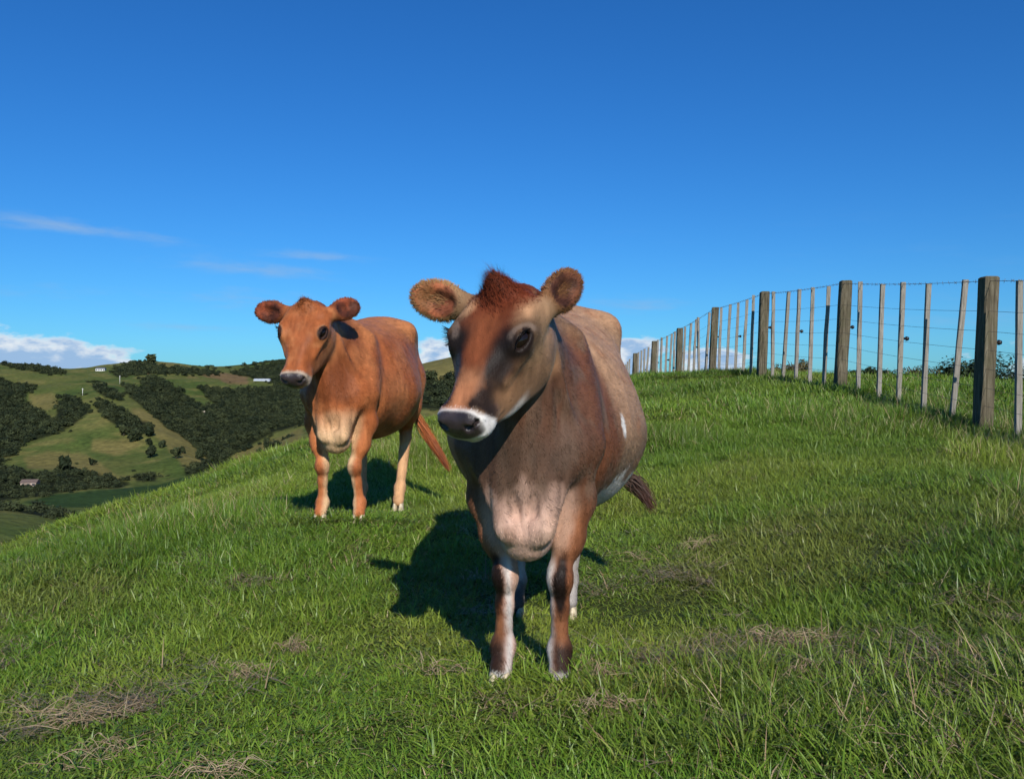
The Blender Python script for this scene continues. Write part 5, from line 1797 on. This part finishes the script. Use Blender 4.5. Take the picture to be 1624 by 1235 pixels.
    fk = obj('forelock', hair_mesh('forelock', [strands(rt2, d2, nn, hl, np.full(n, .0012), cc, np.clip(rng.normal(0, .22, (n, 3)), -.4, .4) + np.array((-.12, -.05, -.22)))]), hairm, root)
    fk['kind'] = 'stuff'
    # ---- eyes with lashes
    for s in (-1, 1):
        ec, ee, ea1, ea2 = eye_frame(c, s)
        EM = np.stack([ee, ea1, ea2], 1)
        th = np.linspace(0, np.pi, 13); ph = np.linspace(0, 2 * np.pi, 24, endpoint=False)
        SV = np.stack([np.cos(th)[:, None] + 0 * ph[None], np.sin(th)[:, None] * np.cos(ph)[None], np.sin(th)[:, None] * np.sin(ph)[None]], -1).reshape(-1, 3)
        i = np.arange(12)[:, None] * 24; j = np.arange(24)[None]; k = (j + 1) % 24
        EQ = np.stack([i + j, i + k, i + 24 + k, i + 24 + j], -1).reshape(-1, 4)
        EV = (SV * np.array((.0225, .0325, .0235))) @ EM.T
        W = H.o + ((ec + EV) * hs) @ H.M.T
        eo = obj('eye', mesh_np('eye', W, [EQ]), eyem, root)
        n = 60
        a = rng.uniform(.3, 2.8, n)
        b0 = ec + ee * .024 + np.outer(np.cos(a) * .032, ea1) + np.outer(np.sin(a) * .019 + .002, ea2)
        d0 = unit(ee * .9 + np.outer(np.cos(a) * .6, ea1) + np.outer(np.sin(a) * .2 - .25, ea2) + rng.normal(0, .1, (n, 3)))
        rt3 = H.o + (b0 * hs) @ H.M.T; d3 = d0 @ H.M.T
        lo = obj('eyelashes', hair_mesh('lash', [strands(rt3, d3, unit(np.repeat((H.M @ ea2)[None], n, 0)), rng.uniform(.012, .024, n), np.full(n, .0015), np.full((n, 3), .010), np.repeat((H.M @ ea2 * .3)[None], n, 0))]), hairm, eo)
    # ---- hooves
    hme = hoof_mesh(hoofm)
    for key in ('fr', 'fl', 'hr', 'hl'):
        ft = c[key][3]
        ho = obj('hoof', hme, None, root, (ft[0], ft[1] - .012, ft[2] - .012))
    # ---- tail
    if name == 'near':
        path = [(0, 1.26, 1.17), (.015, 1.335, 1.08), (.05, 1.34, .85), (.14, 1.27, .62), (.25, 1.18, .51)]
        sw = [(.25, 1.18, .51), (.31, 1.12, .48), (.35, 1.08, .44), (.385, 1.05, .385)]
        tc_, sc_ = lin(140, 104, 76), lin(78, 62, 54)
        tipc = lin(60, 30, 20)
    else:
        path = [(0, 1.26, 1.17), (.015, 1.34, 1.08), (.04, 1.35, .85), (.12, 1.30, .64), (.20, 1.24, .52)]
        sw = [(.20, 1.24, .52), (.29, 1.16, .40), (.37, 1.10, .30), (.45, 1.05, .19)]
        tc_, sc_ = lin(160, 92, 54), lin(150, 84, 48)
        tipc = lin(128, 66, 36)
    pp = bez(path, 26)
    tv, tq, t3 = tube(pp, np.linspace(.034, .015, 26), 12)
    tl = obj('tail', mesh_np('tail', tv, [tq, t3], {'coat': np.repeat(M3(tc_), len(tv), 0) * (.85 + .3 * vnoise(tv, 30, 2)[:, None]), 'wet': np.zeros(len(tv))}), coatm, root)
    sp = bez(sw, 16)
    pk = []
    n = 260
    off = rng.normal(0, 1, (n, 3)) * .008
    segs = 6
    wv = []
    Vl, Ql, Cl, Nl = [], [], [], []
    t0 = rng.uniform(-.25, .35, n); t1 = np.clip(rng.normal(.85, .15, n), .45, 1.05)
    spread = rng.normal(0, 1, (n, 3)) * (.015 if name == 'near' else .013)
    K = 7
    tt = np.linspace(0, 1, K)
    ext = np.r_[pp[:-1], sp]
    La = np.r_[0, np.cumsum(np.linalg.norm(np.diff(ext, axis=0), axis=1))]; base_l = La[len(pp) - 1]; tot_l = La[-1] - base_l
    P_ = np.zeros((n, K, 3))
    for kq in range(K):
        l = base_l + tot_l * (t0 + (t1 - t0) * tt[kq])
        cp = np.stack([np.interp(l, La, ext[:, d]) for d in range(3)], 1)
        bulge = math.sin(math.pi * min(1, tt[kq] * .8 + .1))
        P_[:, kq] = cp + off + spread * bulge + np.sin(tt[kq] * 5 + off[:, :1] * 200) * .004
    side = unit(np.cross(np.gradient(P_, axis=1), np.array((.2, -.9, .3))[None, None]))
    wdt = (.0022 * (1 - tt * .8))[None, :, None]
    VV = np.stack([P_ - side * wdt, P_ + side * wdt], 2).reshape(-1, 3)
    ii = (np.arange(n)[:, None] * K + np.arange(K - 1)[None]).ravel() * 2
    FQ = np.stack([ii, ii + 1, ii + 3, ii + 2], 1)
    col = np.array(sc_)[None, None] * rng.uniform(.5, 1.4, (n, 1, 1)) * np.ones((1, K, 1))
    col = col + (np.array(tipc)[None, None] - col) * (tt[None, :, None] ** 3)
    nn = unit(spread[:, None] * 20 + np.array((.15, -.8, .5))[None, None] + 0 * P_)
    swm = hair_mesh('switch', [(VV, FQ, np.zeros((0, 3), int), np.repeat(col.reshape(-1, 3), 2, 0), np.repeat(nn.reshape(-1, 3), 2, 0))])
    so = obj('tail_switch', swm, hairm, tl); so['kind'] = 'stuff'
    return root


def build_cows():
    coatm, hairm = coat_material(), hair_material()
    eyem, T, b = new_mat('cow_eye')
    b.inputs['Base Color'].default_value = (.010, .006, .004, 1); b.inputs['Roughness'].default_value = .08
    b.inputs['Specular IOR Level'].default_value = .3
    hoofm, T, b = new_mat('cow_hoof')
    tc = T.n('ShaderNodeTexCoord')
    T.link(T.ramp(T.noise(tc.outputs['Object'], 60, 3), [(.3, lin(150, 130, 100)), (.7, lin(214, 200, 168))]), b.inputs['Base Color'])
    b.inputs['Roughness'].default_value = .5
    make_cow('near', 'brown and grey jersey cow with white muzzle ring and dark knees, standing nearest the camera', coatm, hairm, eyem, hoofm)
    make_cow('far', 'plain orange tan cow with pale brisket standing further back beside the slope', coatm, hairm, eyem, hoofm)


build_cows()
